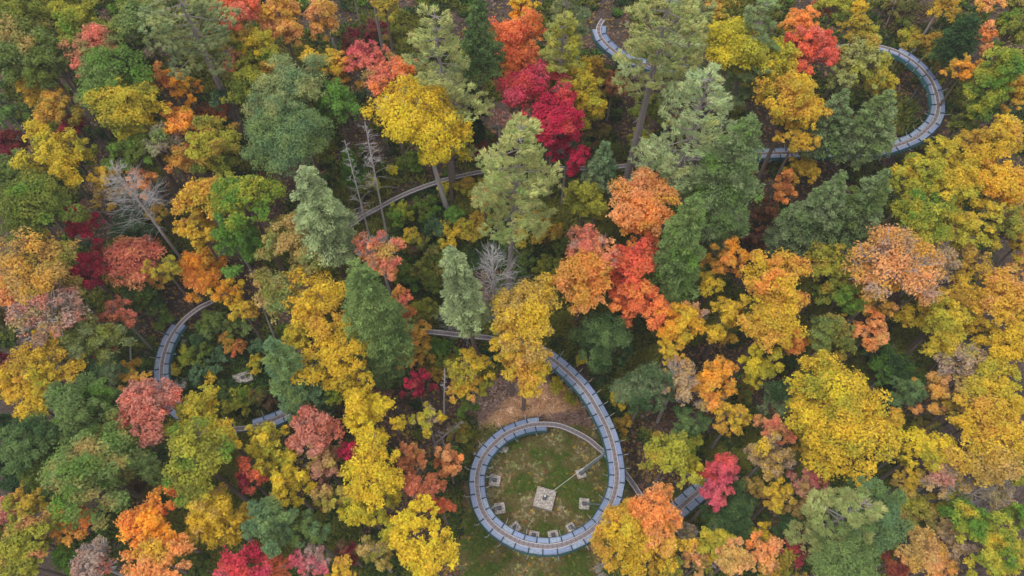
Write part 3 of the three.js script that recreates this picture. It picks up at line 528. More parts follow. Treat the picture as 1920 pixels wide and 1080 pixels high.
function D(tx, ty, bx, by, wpx, label, o = {}) {  // leafless: treetop and foot in the photograph
  const base = onGround(bx, by), d = rayDir(tx, ty), t = (base.x * d.x + base.z * d.z) / (d.x * d.x + d.z * d.z), p = V3(d.x * t, EYE.y + d.y * t, d.z * t), K = KINDS.bare, g = thing(K[0], label, K[1], base, K[2]);
  const H = Math.max(2, p.y - base.y); growBare(g, V3(p.x - base.x, 0, p.z - base.z), H, wpx / 2 * depthOf(p) / F, o, seedNext += 7); return g;
}

// ------------------------------------------------------------------ the forest, from the top left corner downwards
// upper left: dense olive canopy round the leaning pine
B(30, 12, 120, 80, 'olive moss lime', 'olive green tree filling the top left corner of the forest');
B(128, 14, 90, 60, 'lime olive', 'yellowish green tree cut by the top edge, second from the top left corner');
B(42, 62, 120, 90, 'sage olive tan', 'sage green tree with a tan top near the top left corner');
B(150, 58, 100, 90, 'leafgreen lime olive', 'mid green tree beside the tan topped one near the top left corner');
B(262, 40, 110, 80, 'olive sage', 'olive tree at the top edge beyond the dark gap');
B(236, 0, 80, 50, 'moss leafgreen', 'dark olive tree at the top edge above the dark gap');
B(58, 115, 120, 110, 'sage moss', 'dull grey green tree on the western edge under the tan topped tree');
B(120, 130, 90, 90, 'olive sage', 'dull olive tree between the grey green crowns of the upper west');
B(180, 92, 110, 60, 'sage salmon olive', 'green tree flushed salmon on top, west of the leaning pine');
B(215, 140, 130, 110, 'sage leafgreen', 'large sage green tree west of the leaning pine');
B(278, 105, 90, 120, 'sage moss pinkgrey', 'grey green tree with thin twigs, close west of the leaning pine');
Q(372, 75, 175, 190, 'palepine greygreen', 'tall leaning pine with a bare grey stem ending beside the bluish pine', { base: [456, 250], girth: 0.44, clear: 0.62 });
B(312, 160, 64, 120, 'peach orange', 'peach orange tree just west of the leaning grey pine stem');
B(348, 172, 60, 110, 'vivid amber', 'bright amber tree half hidden behind the leaning pine');
B(442, 20, 100, 70, 'salmon redorange', 'salmon red tree at the top edge just east of the leaning pine');
B(432, 68, 80, 60, 'olive amber', 'olive amber tree under the salmon red one at the top edge');
B(444, 125, 60, 66, 'salmon peach', 'small salmon tree touching the leaning pine on its east');
B(484, 95, 86, 90, 'lime yellow leafgreen', 'yellow green tree between the salmon tree and the amber trees');
B(530, 42, 90, 120, 'amber peach gold', 'amber tree with peach twigs at the top edge, west of the slender trunks');
B(608, 45, 80, 110, 'peach amber', 'peach coloured tree with a visible pale stem at the top edge', { thin: 0.25, base: [642, 112], bark: 'pale' });
B(628, 125, 66, 60, 'gold amber', 'small golden amber tree above the bluish green crown');
B(392, 222, 80, 50, 'rust brown', 'rusty brown low tree at the foot of the leaning pine', { H: 6 });
K(545, 178, 150, 130, 'bluegreen palepine', 'bluish green conifer with pale tips, upper of the pair east of the leaning pine', { H: 15 });
K(540, 262, 170, 140, 'bluegreen sage', 'broad bluish green conifer, lower of the pair east of the leaning pine', { H: 15 });
B(634, 204, 90, 110, 'leafgreen fern', 'rounded mid green tree beside the bluish conifers');
B(428, 185, 60, 40, 'bluegreen darkgreen', 'small bluish tree right beside the bare stem of the leaning pine', { H: 8 });
B(68, 168, 76, 76, 'ochre gold olive', 'dull gold tree near the western edge of the upper canopy');
B(112, 208, 90, 80, 'amber olive brown', 'brownish amber tree below the dull gold one at the western edge');
B(238, 200, 130, 110, 'lime gold olive', 'broad yellow green tree in the middle of the upper western canopy');
B(258, 238, 80, 60, 'yellow lime', 'small yellow tree at the foot of the broad yellow green one');
B(332, 230, 80, 60, 'vivid orange', 'vivid orange patch of a tree under the leaning pine');
B(12, 205, 66, 76, 'fern sage', 'pale green tree cut by the western edge of the photo');
B(25, 275, 70, 66, 'maroon brown', 'maroon tree in shade at the western edge', { H: 6 });
B(135, 240, 56, 44, 'maroon crimson', 'small maroon tree above the yellow tree of the upper west', { H: 6 });
B(110, 300, 124, 118, 'yellow lime gold', 'yellow tree turning green at one side, near the western edge');
B(140, 296, 70, 80, 'lime fern', 'green flank tree growing against the yellow tree near the western edge');
B(28, 330, 90, 96, 'sage moss', 'grey olive tree at the western edge below the pale green one');
B(248, 285, 90, 54, 'leafgreen moss', 'flat dark green tree above the big grey bare tree');
B(300, 262, 84, 70, 'sage pinkgrey olive', 'grey olive tree above and east of the big bare tree', { thin: 0.3 });
B(392, 268, 110, 90, 'lime rust olive', 'yellow green tree with rusty patches under the leaning pine foot');
B(350, 300, 70, 60, 'rust amber', 'rust coloured tree north of the golden and green pair');
B(410, 305, 80, 40, 'lime moss', 'low yellow green tree below the rusty patches');
B(268, 345, 60, 64, 'orange peach', 'small orange tree behind the big grey bare tree');
D(160, 222, 204, 282, 30, 'thin dark bare trunk in the gap of the upper western canopy', { bark: 'dark', clear: 0.7 });
D(186, 205, 250, 288, 30, 'thin dark leaning trunk east of the other dark trunk in the western gap', { bark: 'dark', clear: 0.7 });
D(212, 312, 342, 488, 190, 'large grey leafless tree with fanned twigs above the salmon maple', { clear: 0.4, fine: 8, twigs: 90, tw: 0.62, girth: 0.2, rise: 0.25, bow: 0.18 });
// top middle
D(655, -40, 682, 72, 20, 'thin dark trunk at the top edge, western of two near the pinkish red tree', { bark: 'grey', clear: 0.85 });
D(690, -50, 722, 112, 24, 'taller grey trunk at the top edge, eastern of two near the pinkish red tree', { bark: 'grey', clear: 0.85, girth: 0.24 });
D(690, 36, 695, 78, 18, 'short pale broken snag just above the pinkish red tree', { clear: 0.5 });
B(688, 112, 78, 80, 'salmon pinkred', 'round pinkish red tree at the top, west of the pale olive pine');
B(650, 140, 60, 80, 'amber orange', 'amber tree hugging the pinkish red tree on its west');
B(730, 150, 100, 50, 'orange salmon olive', 'orange tree below the pinkish red one, above the big yellow tree');
B(722, 12, 60, 50, 'ochre olive', 'dull yellow tree at the top edge beside the pale olive pine');
Q(822, 86, 165, 190, 'palepine palepine greygreen', 'big pale olive pine at the top, west of the red and crimson maples', { H: 24, clear: 0.3 });
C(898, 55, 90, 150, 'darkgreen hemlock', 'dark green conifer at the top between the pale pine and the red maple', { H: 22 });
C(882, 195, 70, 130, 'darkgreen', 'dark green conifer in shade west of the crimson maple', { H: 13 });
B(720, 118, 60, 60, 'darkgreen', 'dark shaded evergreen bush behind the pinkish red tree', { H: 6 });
B(978, 14, 60, 50, 'gold vivid', 'golden tree at the top edge just above the red orange maple');
B(975, 82, 112, 110, 'redorange orange', 'red orange maple at the top, uppermost of the red cluster');
B(962, 130, 86, 70, 'redorange orange', 'orange lower tree on the western flank of the red cluster');
S(1000, 166, 118, 96, 'crimson pinkred red', 'pinkish crimson maple with grey twigs showing, in the middle of the red cluster', { thin: 0.2 });
B(1040, 224, 126, 106, 'crimson crimson red', 'deep crimson maple beside the yellow tree');
B(1064, 284, 84, 104, 'crimson crimson maroon', 'lowest crimson maple of the red cluster, above the olive trees');
B(1090, 196, 104, 140, 'gold lime yellow', 'tall golden yellow tree east of the crimson maple');
B(1055, 130, 66, 60, 'ochre lime', 'dull yellow tree behind the crimson and golden ones');
Q(1056, 64, 84, 116, 'palepine lime', 'pale yellowish pine between the red maple and the blue track bend', { H: 20, clear: 0.3 });
Q(1064, -22, 80, 90, 'palepine greygreen', 'pale pine crown cut by the top edge, left of the blue track bend', { H: 20, clear: 0.4 });
Q(1246, 42, 160, 150, 'palepine palepine whitepine', 'tall pale pine over the blue track bend, its bare stem reaching the mid slope track', { base: [1172, 352], girth: 0.46, clear: 0.58 });
Q(1306, 20, 80, 110, 'palepine greygreen', 'pale pine at the top edge just east of the tall one over the track bend', { H: 21, clear: 0.35 });
B(787, 232, 180, 130, 'lemon yellow gold', 'large lemon yellow tree with a pale leaning stem above the mid slope track', { base: [838, 388], bark: 'pale' });
B(838, 288, 90, 90, 'lime lemon', 'yellow green tree on the lower flank of the large lemon yellow one', { H: 11 });
S(936, 226, 76, 70, 'pinkgrey dusty', 'pinkish grey nearly leafless tree left of the crimson maple', { thin: 0.8 });
Q(970, 318, 158, 180, 'palepine palepine sage', 'pale green pine in the centre with a long bare stem down to the golden tree', { base: [952, 552], girth: 0.3, clear: 0.5 });
C(1130, 308, 84, 120, 'bluegreen greygreen', 'soft bluish conifer between the crimson maple and the dark pine stem', { H: 14 });
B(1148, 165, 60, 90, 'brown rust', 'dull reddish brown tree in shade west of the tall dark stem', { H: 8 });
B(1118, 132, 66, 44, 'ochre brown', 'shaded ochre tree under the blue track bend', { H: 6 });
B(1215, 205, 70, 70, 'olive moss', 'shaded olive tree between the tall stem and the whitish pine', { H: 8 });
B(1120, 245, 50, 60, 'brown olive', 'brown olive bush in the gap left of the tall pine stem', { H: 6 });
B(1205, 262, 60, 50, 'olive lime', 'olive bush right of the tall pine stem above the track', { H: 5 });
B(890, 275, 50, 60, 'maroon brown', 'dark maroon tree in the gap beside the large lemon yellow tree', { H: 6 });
D(646, 262, 700, 470, 84, 'thin pale leafless stem crossing the mid slope track, western of the pair', { clear: 0.34, fine: 3, twigs: 54, girth: 0.12, tw: 0.5, rise: -0.1 });
D(684, 228, 728, 456, 110, 'pale leafless stem with drooping twigs crossing the mid slope track, eastern of the pair', { clear: 0.5, fine: 4, twigs: 60, girth: 0.13, tw: 0.5, rise: -0.15 });
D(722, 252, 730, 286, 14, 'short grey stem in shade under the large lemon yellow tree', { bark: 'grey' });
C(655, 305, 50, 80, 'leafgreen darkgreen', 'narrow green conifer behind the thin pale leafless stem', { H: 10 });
Q(1312, 205, 200, 220, 'whitepine whitepine palepine', 'whitish green pine with spreading boughs, west of the lemon tree and horseshoe', { H: 24, clear: 0.3 });
C(1370, 320, 160, 260, 'hemlock greygreen leafgreen', 'broad tall green hemlock standing below the whitish pine', { H: 23, pow: 0.45 });
// upper right
B(1352, 12, 70, 46, 'amber olive', 'amber olive tree at the top edge between two pale pines');
Q(1432, 20, 90, 90, 'sage whitepine', 'green pine crown cut by the top edge above the lemon tree', { H: 19, clear: 0.35 });
B(1372, 92, 130, 90, 'lemon lime', 'lemon yellow tree right behind the whitish pine');
B(1438, 128, 100, 120, 'lime lemon gold', 'yellow green tree between the lemon tree and the scarlet maple');
B(1500, 48, 74, 70, 'orange amber', 'orange tree just above the scarlet maple');
B(1540, 20, 46, 50, 'salmon rust', 'small salmon tree at the top edge above the scarlet maple');
B(1512, 104, 96, 110, 'red redorange salmon', 'scarlet maple west of the horseshoe bend');
B(1482, 205, 124, 120, 'gold amber lime', 'amber gold tree below the scarlet maple');
B(1492, 262, 80, 60, 'amber gold', 'small amber tree close above the straight track west of the horseshoe');
B(1606, 62, 70, 70, 'ochre lime', 'yellow olive tree covering the upper end of the horseshoe');
B(1612, 118, 90, 100, 'lime palepine ochre', 'pale yellow green tree inside the horseshoe bend');
B(1652, 160, 60, 60, 'gold lime', 'small yellow tree inside the horseshoe bend', { H: 7 });
B(1580, 150, 60, 60, 'palepine olive', 'pale olive tree left of the one inside the horseshoe');
B(1610, 15, 34, 36, 'gold', 'little golden tree at the top edge above the horseshoe');
B(1565, 12, 60, 40, 'moss lime', 'dark green tree at the top edge beside the pale trunks');
C(1562, 216, 118, 140, 'greygreen hemlock', 'soft grey green hemlock left half of the pair inside the horseshoe', { H: 15 });
C(1640, 222, 116, 150, 'greygreen sage', 'soft grey green hemlock right half of the pair inside the horseshoe', { H: 16 });
C(1546, 382, 122, 170, 'greygreen hemlock', 'dark grey green hemlock below the straight track of the horseshoe', { H: 18 });
C(1622, 382, 118, 176, 'greygreen hemlock moss', 'dull green hemlock right of the dark one below the straight track', { H: 18 });
C(1500, 420, 100, 120, 'greygreen darkgreen', 'bluish dark hemlock in the shade above the gold and olive trees', { H: 13 });
D(1640, -40, 1618, 44, 18, 'pale slanting trunk at the top edge, westernmost of four above the horseshoe', { clear: 0.8 });
D(1695, -40, 1662, 48, 18, 'pale slanting trunk at the top edge, second from the west above the horseshoe', { clear: 0.8 });
D(1712, -30, 1688, 44, 14, 'pale slanting trunk at the top edge, third from the west above the horseshoe', { clear: 0.8, girth: 0.12 });
D(1726, -30, 1694, 46, 14, 'pale slanting trunk at the top edge, fourth from the west above the horseshoe', { clear: 0.8, girth: 0.12 });
B(1765, 10, 70, 40, 'ochre gold', 'dull gold tree with a slanting pale stem at the top edge', { base: [1712, 100], bark: 'pale' });
B(1704, 76, 56, 40, 'ochre lime olive', 'low olive yellow tree just above the horseshoe rails', { H: 5 });
B(1752, 98, 80, 70, 'olive ochre brown', 'dull olive tree right outside the top of the horseshoe', { H: 6 });
B(1764, 140, 50, 50, 'olive lime', 'small olive bush outside the bend of the horseshoe', { H: 4 });
C(1808, 62, 90, 100, 'darkgreen', 'dark conifer in shade at the top, right of the horseshoe', { H: 13 });
B(1836, 72, 56, 70, 'orange peach amber', 'narrow orange tree above the bright green one at the upper east');
B(1804, 138, 60, 60, 'amber vivid', 'amber tree immediately right of the horseshoe bend');
B(1852, 160, 110, 160, 'leafgreen lime fern', 'tall bright green tree right of the horseshoe');
B(1895, 60, 80, 120, 'olive leafgreen lime', 'olive green tree at the top right corner');
B(1850, 8, 60, 36, 'peach amber', 'peach tree cut by the top edge near the top right corner');
B(1900, 10, 50, 40, 'tan olive', 'tan olive tree exactly in the top right corner');
B(1900, 180, 70, 120, 'amber gold', 'amber tree at the eastern edge beside the bright green one');
B(1795, 235, 50, 60, 'olive moss', 'dark olive tree under the horseshoe on its outer side', { H: 7 });
B(1828, 285, 90, 90, 'gold ochre', 'gold tree in the yellow mass below the bright green tree');
S(1880, 262, 100, 90, 'gold amber', 'thin leaved golden tree at the eastern edge below the amber one', { thin: 0.3 });
B(1770, 290, 70, 60, 'lime gold', 'yellow green tree directly below the horseshoe bend');
B(1722, 340, 100, 90, 'lime gold leafgreen', 'yellow green tree below the hemlock pair of the horseshoe');
B(1790, 350, 110, 100, 'lime gold yellow', 'broad yellow tree tinged green, in the eastern yellow mass');
B(1726, 412, 120, 90, 'lime leafgreen gold', 'green centred yellow tree above the twiggy peach tree');
B(1868, 345, 110, 110, 'gold vivid amber', 'rich gold tree at the eastern edge, upper of the gold mass');
B(1800, 428, 90, 80, 'gold lime', 'gold tree between the green centred tree and the eastern edge');
B(1884, 432, 90, 90, 'gold olive ochre', 'mottled gold olive tree at the eastern edge', { thin: 0.2 });
S(1822, 500, 90, 80, 'ochre gold brown', 'thin brownish gold tree above the orange tree of the eastern edge', { thin: 0.45 });
B(1468, 352, 56, 90, 'orange rust', 'rust orange tree squeezed between two green hemlocks', { H: 10 });
B(1432, 410, 60, 80, 'rust brown', 'dark rust tree in the shaded gap below the tall hemlock', { H: 6 });
B(1505, 322, 70, 40, 'gold ochre', 'small gold tree just below the western end of the straight track', { H: 7 });
// left middle
B(62, 398, 160, 120, 'moss olive leafgreen', 'dark olive green tree on the western edge, broad and flat');
B(20, 372, 70, 60, 'olive moss', 'olive tree at the western edge above the broad flat one');
B(160, 425, 76, 110, 'maroon crimson', 'dark maroon tree left of the big grey bare tree');
B(170, 510, 90, 80, 'crimson maroon', 'purplish red tree between the tan tree and the salmon maple', { H: 10 });
B(72, 488, 150, 100, 'tan amber olive', 'large tan tree tinged green at the western edge, above the purple red one');
B(28, 540, 80, 80, 'peach orange', 'peach orange tree at the western edge under the tan one');
B(108, 545, 90, 60, 'tan olive amber', 'small tan tree below the large tan one');
S(90, 585, 130, 66, 'pinkgrey salmon', 'pinkish grey half bare tree near the western edge', { thin: 0.75 });
S(246, 492, 120, 80, 'salmon peach', 'salmon pink maple with grey twigs on top, below the big bare tree', { thin: 0.3, base: [276, 560] });
B(278, 525, 80, 50, 'peach amber', 'peach tree joined below the salmon pink maple', { base: [300, 566] });
B(312, 508, 56, 70, 'lime ochre', 'small yellow olive tree between the salmon maple and the vivid orange tree');
B(222, 590, 70, 50, 'rust salmon', 'small rust red tree above the western coaster curve', { H: 9 });
B(272, 572, 90, 90, 'darkgreen moss leafgreen', 'dark green shaded tree right above the western coaster curve', { H: 6 });
B(32, 610, 70, 60, 'moss olive', 'dull green bush in shade at the western edge', { H: 6 });
B(110, 640, 66, 70, 'gold yellow', 'small bright gold tree above the gold olive one of the western edge', { H: 10 });
B(82, 692, 120, 110, 'gold ochre lime', 'gold olive tree left of the fuzzy grey conifer');
B(36, 722, 90, 90, 'gold amber', 'gold amber tree at the western edge below the gold olive one');
B(72, 760, 80, 70, 'gold yellow', 'gold tree tip hanging above the dark conifer of the western edge');
B(12, 685, 50, 60, 'maroon dusty', 'purple tree cut by the western edge', { H: 8 });
K(172, 640, 110, 110, 'greygreen olive', 'fuzzy grey green conifer left of the western coaster curve', { H: 13, pow: 0.5 });
K(185, 700, 90, 80, 'greygreen darkgreen', 'dim grey conifer under the fuzzy one left of the coaster curve', { H: 10, pow: 0.5 });
B(200, 660, 40, 26, 'crimson maroon', 'tiny crimson tree on the fuzzy conifer flank', { H: 9 });
D(246, 632, 243, 682, 14, 'short pale standing snag left of the western coaster curve', { clear: 0.7, girth: 0.14 });
B(240, 692, 44, 40, 'ochre amber', 'little ochre bush left of the western coaster curve', { H: 4 });
B(255, 716, 60, 36, 'amber orange', 'small amber tree peeping above the dusty pink tree', { H: 8 });
B(386, 372, 100, 80, 'amber gold lime', 'amber gold tree upper left of the bright green one');
B(378, 440, 80, 110, 'amber gold', 'amber tree left of the bright green one');
B(462, 376, 130, 90, 'leafgreen lime', 'yellowish green tree above the bright green round one');
B(444, 462, 100, 130, 'fern leafgreen', 'bright green round tree in the western middle');
B(382, 512, 100, 104, 'vivid orange', 'vivid orange yellow tree above the end of the western coaster curve', { H: 8, base: [392, 556] });
B(428, 552, 64, 66, 'vivid gold', 'golden tree under the bright green one', { base: [452, 596] });
B(458, 585, 56, 50, 'gold ochre', 'small golden tree hanging over the hollow of the coaster curve');
B(540, 452, 110, 100, 'tan olive sage', 'tan olive tree left of the pale grey conifer');
B(588, 492, 100, 90, 'olive tan sage', 'olive green tree right below the pale grey conifer');
B(522, 548, 110, 90, 'tan sage olive', 'tan green tree left of the tall gold tree');
C(598, 392, 124, 200, 'greygreen whitepine', 'pale grey conifer left of the mid slope track end', { H: 22, pow: 0.6 });
D(490, 570, 516, 636, 16, 'thin pale leaning stem on bare soil above the pale conifer of the hollow', { clear: 0.8, girth: 0.13 });
B(596, 572, 130, 110, 'gold amber yellow', 'tall gold tree left of the dense green conifer, upper crown');
B(622, 655, 130, 110, 'gold yellow', 'gold tree left of the dense green conifer, middle crown');
B(650, 715, 90, 80, 'yellow gold', 'yellow gold tree right above the bright yellow one');
B(562, 632, 80, 80, 'gold lime', 'gold green tree on the left flank of the tall gold tree');
B(622, 735, 70, 70, 'lime leafgreen', 'yellow green tree beneath the gold trees, right of the pale conifer');
C(548, 706, 104, 180, 'sage bluegreen', 'pale bluish conifer on the right side of the western hollow', { H: 20, pow: 0.5 });
K(590, 745, 80, 90, 'bluegreen darkgreen', 'dim bluish conifer close below the pale one of the hollow', { H: 12 });
// bushes in the western hollow
U(352, 668, 50, 46, 'leafgreen lime', 'low light green bush along the inside of the western coaster curve');
U(378, 660, 50, 50, 'moss leafgreen', 'mid green bush beside the rounded pale rock of the hollow');
U(372, 640, 30, 28, 'bluegreen darkgreen', 'small bluish bush nearest the rounded pale rock of the hollow');
U(415, 672, 56, 50, 'darkgreen bluegreen', 'dark bluish bush in the middle of the western hollow');
U(374, 706, 44, 46, 'darkgreen bluegreen', 'dark bluish bush right of the grey footing of the hollow');
U(326, 698, 26, 34, 'gold lime', 'yellow bush tucked against the western coaster panels');
U(395, 705, 26, 22, 'gold yellow', 'tiny yellow bush in the western hollow near the middle');
U(430, 640, 36, 30, 'ochre rust', 'ochre bush at the upper middle of the western hollow');
U(446, 652, 30, 26, 'rust redorange', 'rust red bush at the upper right of the western hollow');
U(482, 682, 36, 34, 'lime gold', 'lime bush between the pale slab and the pale conifer');
U(488, 655, 40, 56, 'darkgreen bluegreen', 'dark bush in shade left of the pale conifer of the hollow');
U(452, 755, 70, 60, 'leafgreen lime', 'bright green bush below the pale slab of the hollow');
U(492, 750, 60, 60, 'moss brown ochre', 'brown olive bush above the lower track of the hollow');
U(432, 735, 60, 44, 'moss darkgreen', 'dark green bush between the pale slab and the yellow green tree');
U(400, 610, 70, 44, 'sage moss', 'thin grey green bush at the upper end of the western curve');
U(450, 610, 60, 40, 'moss sage brown', 'grey brown bush below the golden tree at the head of the hollow');
// centre
B(908, 374, 50, 64, 'vivid orange', 'vivid orange small tree left of the central pale pine stem', { H: 9 });
S(712, 478, 100, 76, 'peach salmon', 'peach twiggy tree just below the pale leafless stems', { thin: 0.55 });
B(676, 462, 40, 36, 'amber gold', 'small amber tree left of the peach twiggy one', { H: 9 });
B(728, 505, 44, 36, 'orange vivid', 'small orange tree right beneath the peach twiggy one', { H: 9 });
C(700, 590, 138, 250, 'hemlock sage', 'dense tall green conifer in the centre left, with a rounded tip', { H: 23, pow: 0.5 });
B(752, 555, 46, 46, 'orange salmon', 'small orange tree upper right of the dense green conifer', { H: 9 });
B(764, 590, 40, 40, 'orange rust', 'rust orange tree in the row right of the dense green conifer', { H: 8 });
B(778, 625, 50, 50, 'amber orange', 'amber orange tree in the row right of the dense green conifer', { H: 8 });
B(790, 655, 56, 60, 'ochre amber olive', 'ochre tree at the lower end of the row beside the dense conifer', { H: 7 });
B(758, 672, 46, 60, 'amber peach', 'amber tree at the lower right foot of the dense conifer', { H: 8 });
C(862, 538, 92, 140, 'greygreen whitepine', 'thin pale grey conifer left of the grey bare tree', { base: [898, 680], pow: 0.45, clear: 0.42 });
D(922, 470, 932, 640, 120, 'grey leafless tree with dense twigs between the pale conifer and the golden tree', { round: true, twigs: 110, fine: 6, clear: 0.25, girth: 0.16 });
D(848, 590, 880, 640, 90, 'grey leafless treetop low behind the pale grey conifer', { round: true, twigs: 60, fine: 4, clear: 0.1, girth: 0.1 });
B(990, 594, 148, 116, 'gold tan yellow', 'big golden tree above the loop, in front of the grey bare tree', { H: 15 });
B(960, 640, 90, 70, 'gold peach', 'golden tree at the left flank of the big golden one', { H: 14 });
B(984, 684, 112, 80, 'gold amber', 'rounded golden tree overhanging the bare bank and the coaster', { H: 13 });
B(882, 690, 84, 46, 'gold lime', 'small golden tree left of the bare bank, upper crown', { H: 9 });
B(872, 728, 66, 54, 'amber gold peach', 'small golden orange tree left of the bare bank, lower crown', { H: 8 });
B(904, 718, 50, 54, 'lime olive', 'yellow green tree between the small golden ones and the bare bank', { H: 7 });
S(1108, 466, 100, 84, 'peach salmon pinkgrey', 'pinkish twiggy top of a tree above the orange one', { thin: 0.35, H: 14 });
B(1096, 522, 122, 118, 'orange amber peach', 'orange tree left of the red orange maple in the centre');
B(1196, 494, 116, 116, 'redorange red', 'red orange maple in the centre right, upper crown');
B(1192, 572, 108, 114, 'redorange orange', 'red orange maple in the centre right, lower crown', { H: 13 });
B(1095, 380, 92, 94, 'olive lime', 'round olive green tree right of the central pale pine');
B(1212, 378, 130, 100, 'orange peach amber', 'bright orange tree right of the dark pine stem');
B(1196, 430, 80, 50, 'orange amber', 'orange tree under the bright orange one beside the green hemlock');
C(1278, 455, 118, 220, 'hemlock sage leafgreen', 'narrow bright green hemlock right of the bright orange tree', { H: 22, pow: 0.5 });
U(1010, 425, 84, 64, 'ochre lime palepine', 'dull gold shrub right of the central pale pine stem', { H: 5 });
U(1030, 500, 60, 50, 'lime moss', 'lime shrub above the big golden tree, right of the pale stem', { H: 4 });
U(985, 480, 60, 60, 'darkgreen moss', 'dark green shrub right against the central pale stem', { H: 4 });
U(1060, 470, 50, 60, 'moss olive', 'dim olive shrub left of the pinkish twiggy top', { H: 4 });
U(755, 405, 56, 56, 'lime leafgreen', 'light green shrub just below the mid slope track, westernmost');
U(800, 390, 60, 46, 'leafgreen moss', 'mid green shrub below the mid slope track, second from the west');
U(850, 405, 46, 46, 'fern leafgreen', 'bright green round shrub by the foot of the leaning pale stem');
U(880, 350, 50, 40, 'lime ochre', 'olive yellow shrub beneath the rails near the central pine', { H: 3 });
U(836, 352, 26, 20, 'lemon lime', 'tiny lemon shrub touching the rails under the lemon yellow tree', { H: 1.6 });
U(815, 425, 50, 40, 'bluegreen darkgreen', 'bluish dark shrub in the middle of the central thicket');
U(845, 440, 60, 40, 'gold lime olive', 'golden shrub in the middle of the central thicket');
U(888, 425, 70, 66, 'ochre lime olive', 'broad yellow olive shrub left of the central pine stem');
U(790, 460, 56, 40, 'brown moss', 'brown shrub at the left of the central thicket');
U(770, 445, 40, 30, 'gold lime', 'small yellow shrub below the pale leafless stems');
U(765, 520, 60, 70, 'moss leafgreen', 'dark green shrub right of the peach twiggy tree', { H: 4 });
U(810, 515, 80, 90, 'moss olive brown', 'large dark olive shrub left of the thin pale grey conifer', { H: 5 });
U(830, 490, 40, 30, 'lime leafgreen', 'lime patch of a shrub above the thin pale grey conifer', { H: 4 });
U(795, 582, 60, 56, 'lime moss', 'lime olive shrub between the orange row and the pale grey conifer', { H: 5 });
U(830, 662, 70, 44, 'leafgreen lime gold', 'bright green shrub under the upper end of the coaster', { H: 3 });
U(820, 695, 60, 60, 'ochre moss lime', 'mottled yellow shrub left of the small golden trees', { H: 4 });
U(735, 318, 20, 16, 'lemon lime', 'tiny lemon bush on the brown slope above the mid slope track', { H: 1.4 });
U(690, 345, 50, 30, 'olive lime', 'olive bush on the slope above the track between the pale stems', { H: 2.5 });
U(770, 305, 60, 40, 'leafgreen moss', 'dark green shrub under the large lemon yellow tree', { H: 4 });
K(1132, 645, 110, 120, 'hemlock darkgreen', 'dark green conifer above the coaster, below the red orange maple', { H: 11, pow: 0.5 });
K(1208, 735, 106, 180, 'greygreen darkgreen', 'dark bluish conifer right of the loop top', { H: 14, pow: 0.5 });
K(1290, 790, 70, 60, 'darkgreen hemlock', 'low dark conifer right of the dark bluish one', { H: 9 });
U(1160, 745, 34, 60, 'gold lime', 'yellow shrub along the outer side of the climbing coaster', { H: 3 });
U(1090, 674, 16, 16, 'lemon', 'tiny lemon bush above the climbing coaster', { H: 2 });
U(1042, 722, 30, 34, 'lemon lime', 'lemon bush at the upper right edge of the bare bank', { H: 2 });
U(1072, 745, 22, 20, 'lemon olive', 'small lemon bush on the bank beside the coaster', { H: 1.6 });
U(1170, 800, 40, 60, 'moss ochre', 'olive shrub right beside the loop', { H: 3 });
// right middle
B(1358, 492, 76, 90, 'amber vivid orange', 'orange yellow tree right of the bright green hemlock');
B(1330, 535, 56, 50, 'gold lime', 'small gold tree under the orange yellow one');
B(1452, 528, 128, 120, 'amber gold orange', 'large amber tree in the right middle, left of the olive tree');
B(1360, 600, 90, 100, 'gold ochre', 'dull gold tree below the orange yellow one');
B(1440, 605, 120, 80, 'gold amber', 'gold tree under the large amber one');
B(1484, 640, 60, 60, 'amber orange', 'small amber tree above the dark gap of the right middle');
B(1556, 505, 100, 100, 'lime olive ochre', 'olive yellow tree left of the twiggy peach tree, upper crown');
B(1572, 560, 80, 80, 'olive leafgreen', 'olive green tree left of the twiggy peach tree, middle crown');
B(1550, 632, 90, 90, 'olive sage ochre', 'olive tree left of the twiggy peach tree, lower crown');
S(1678, 500, 168, 128, 'peach amber pinkgrey', 'large twiggy peach tree in the right middle', { thin: 0.62 });
S(1738, 500, 104, 116, 'pinkgrey tan', 'pinkish grey twiggy tree right behind the large peach one', { thin: 0.85 });
B(1622, 560, 90, 120, 'amber gold peach', 'gold orange tree lower left of the large twiggy peach tree');
B(1632, 622, 70, 70, 'peach orange', 'peach orange tree at the edge of the dark gap');
D(1745, 530, 1655, 604, 50, 'pale half fallen trunk slanting below the large twiggy peach tree', { clear: 0.25, twigs: 26 });
B(1752, 618, 116, 120, 'gold lime', 'round gold tree right of the dark gap');
B(1868, 560, 120, 110, 'amber gold peach', 'amber gold tree at the eastern edge of the right middle');
B(1910, 500, 50, 80, 'peach amber', 'peach tree cut by the eastern edge', { thin: 0.2 });
B(1890, 650, 110, 100, 'gold yellow', 'bright gold tree at the eastern edge below the amber gold one');
B(1872, 730, 110, 90, 'gold lime', 'greenish gold tree at the eastern edge');
S(1800, 672, 90, 60, 'tan pinkgrey', 'tan grey thin tree between the round gold tree and the eastern edge', { thin: 0.55 });
B(1820, 732, 90, 80, 'tan gold lime', 'tan gold tree in the middle of the eastern slope', { thin: 0.25 });
B(1425, 684, 74, 110, 'lemon lime', 'narrow lemon yellow tree right of the orange one');
B(1344, 712, 96, 90, 'amber vivid orange', 'orange amber tree left of the narrow lemon one');
B(1270, 612, 90, 90, 'gold vivid', 'gold tree right of the red orange maple');
S(1298, 592, 60, 60, 'peach pinkgrey', 'peach twiggy tree at the right side of the gold tree', { thin: 0.5 });
B(1258, 662, 60, 44, 'gold amber', 'small gold tree below the gold one beside the maple');
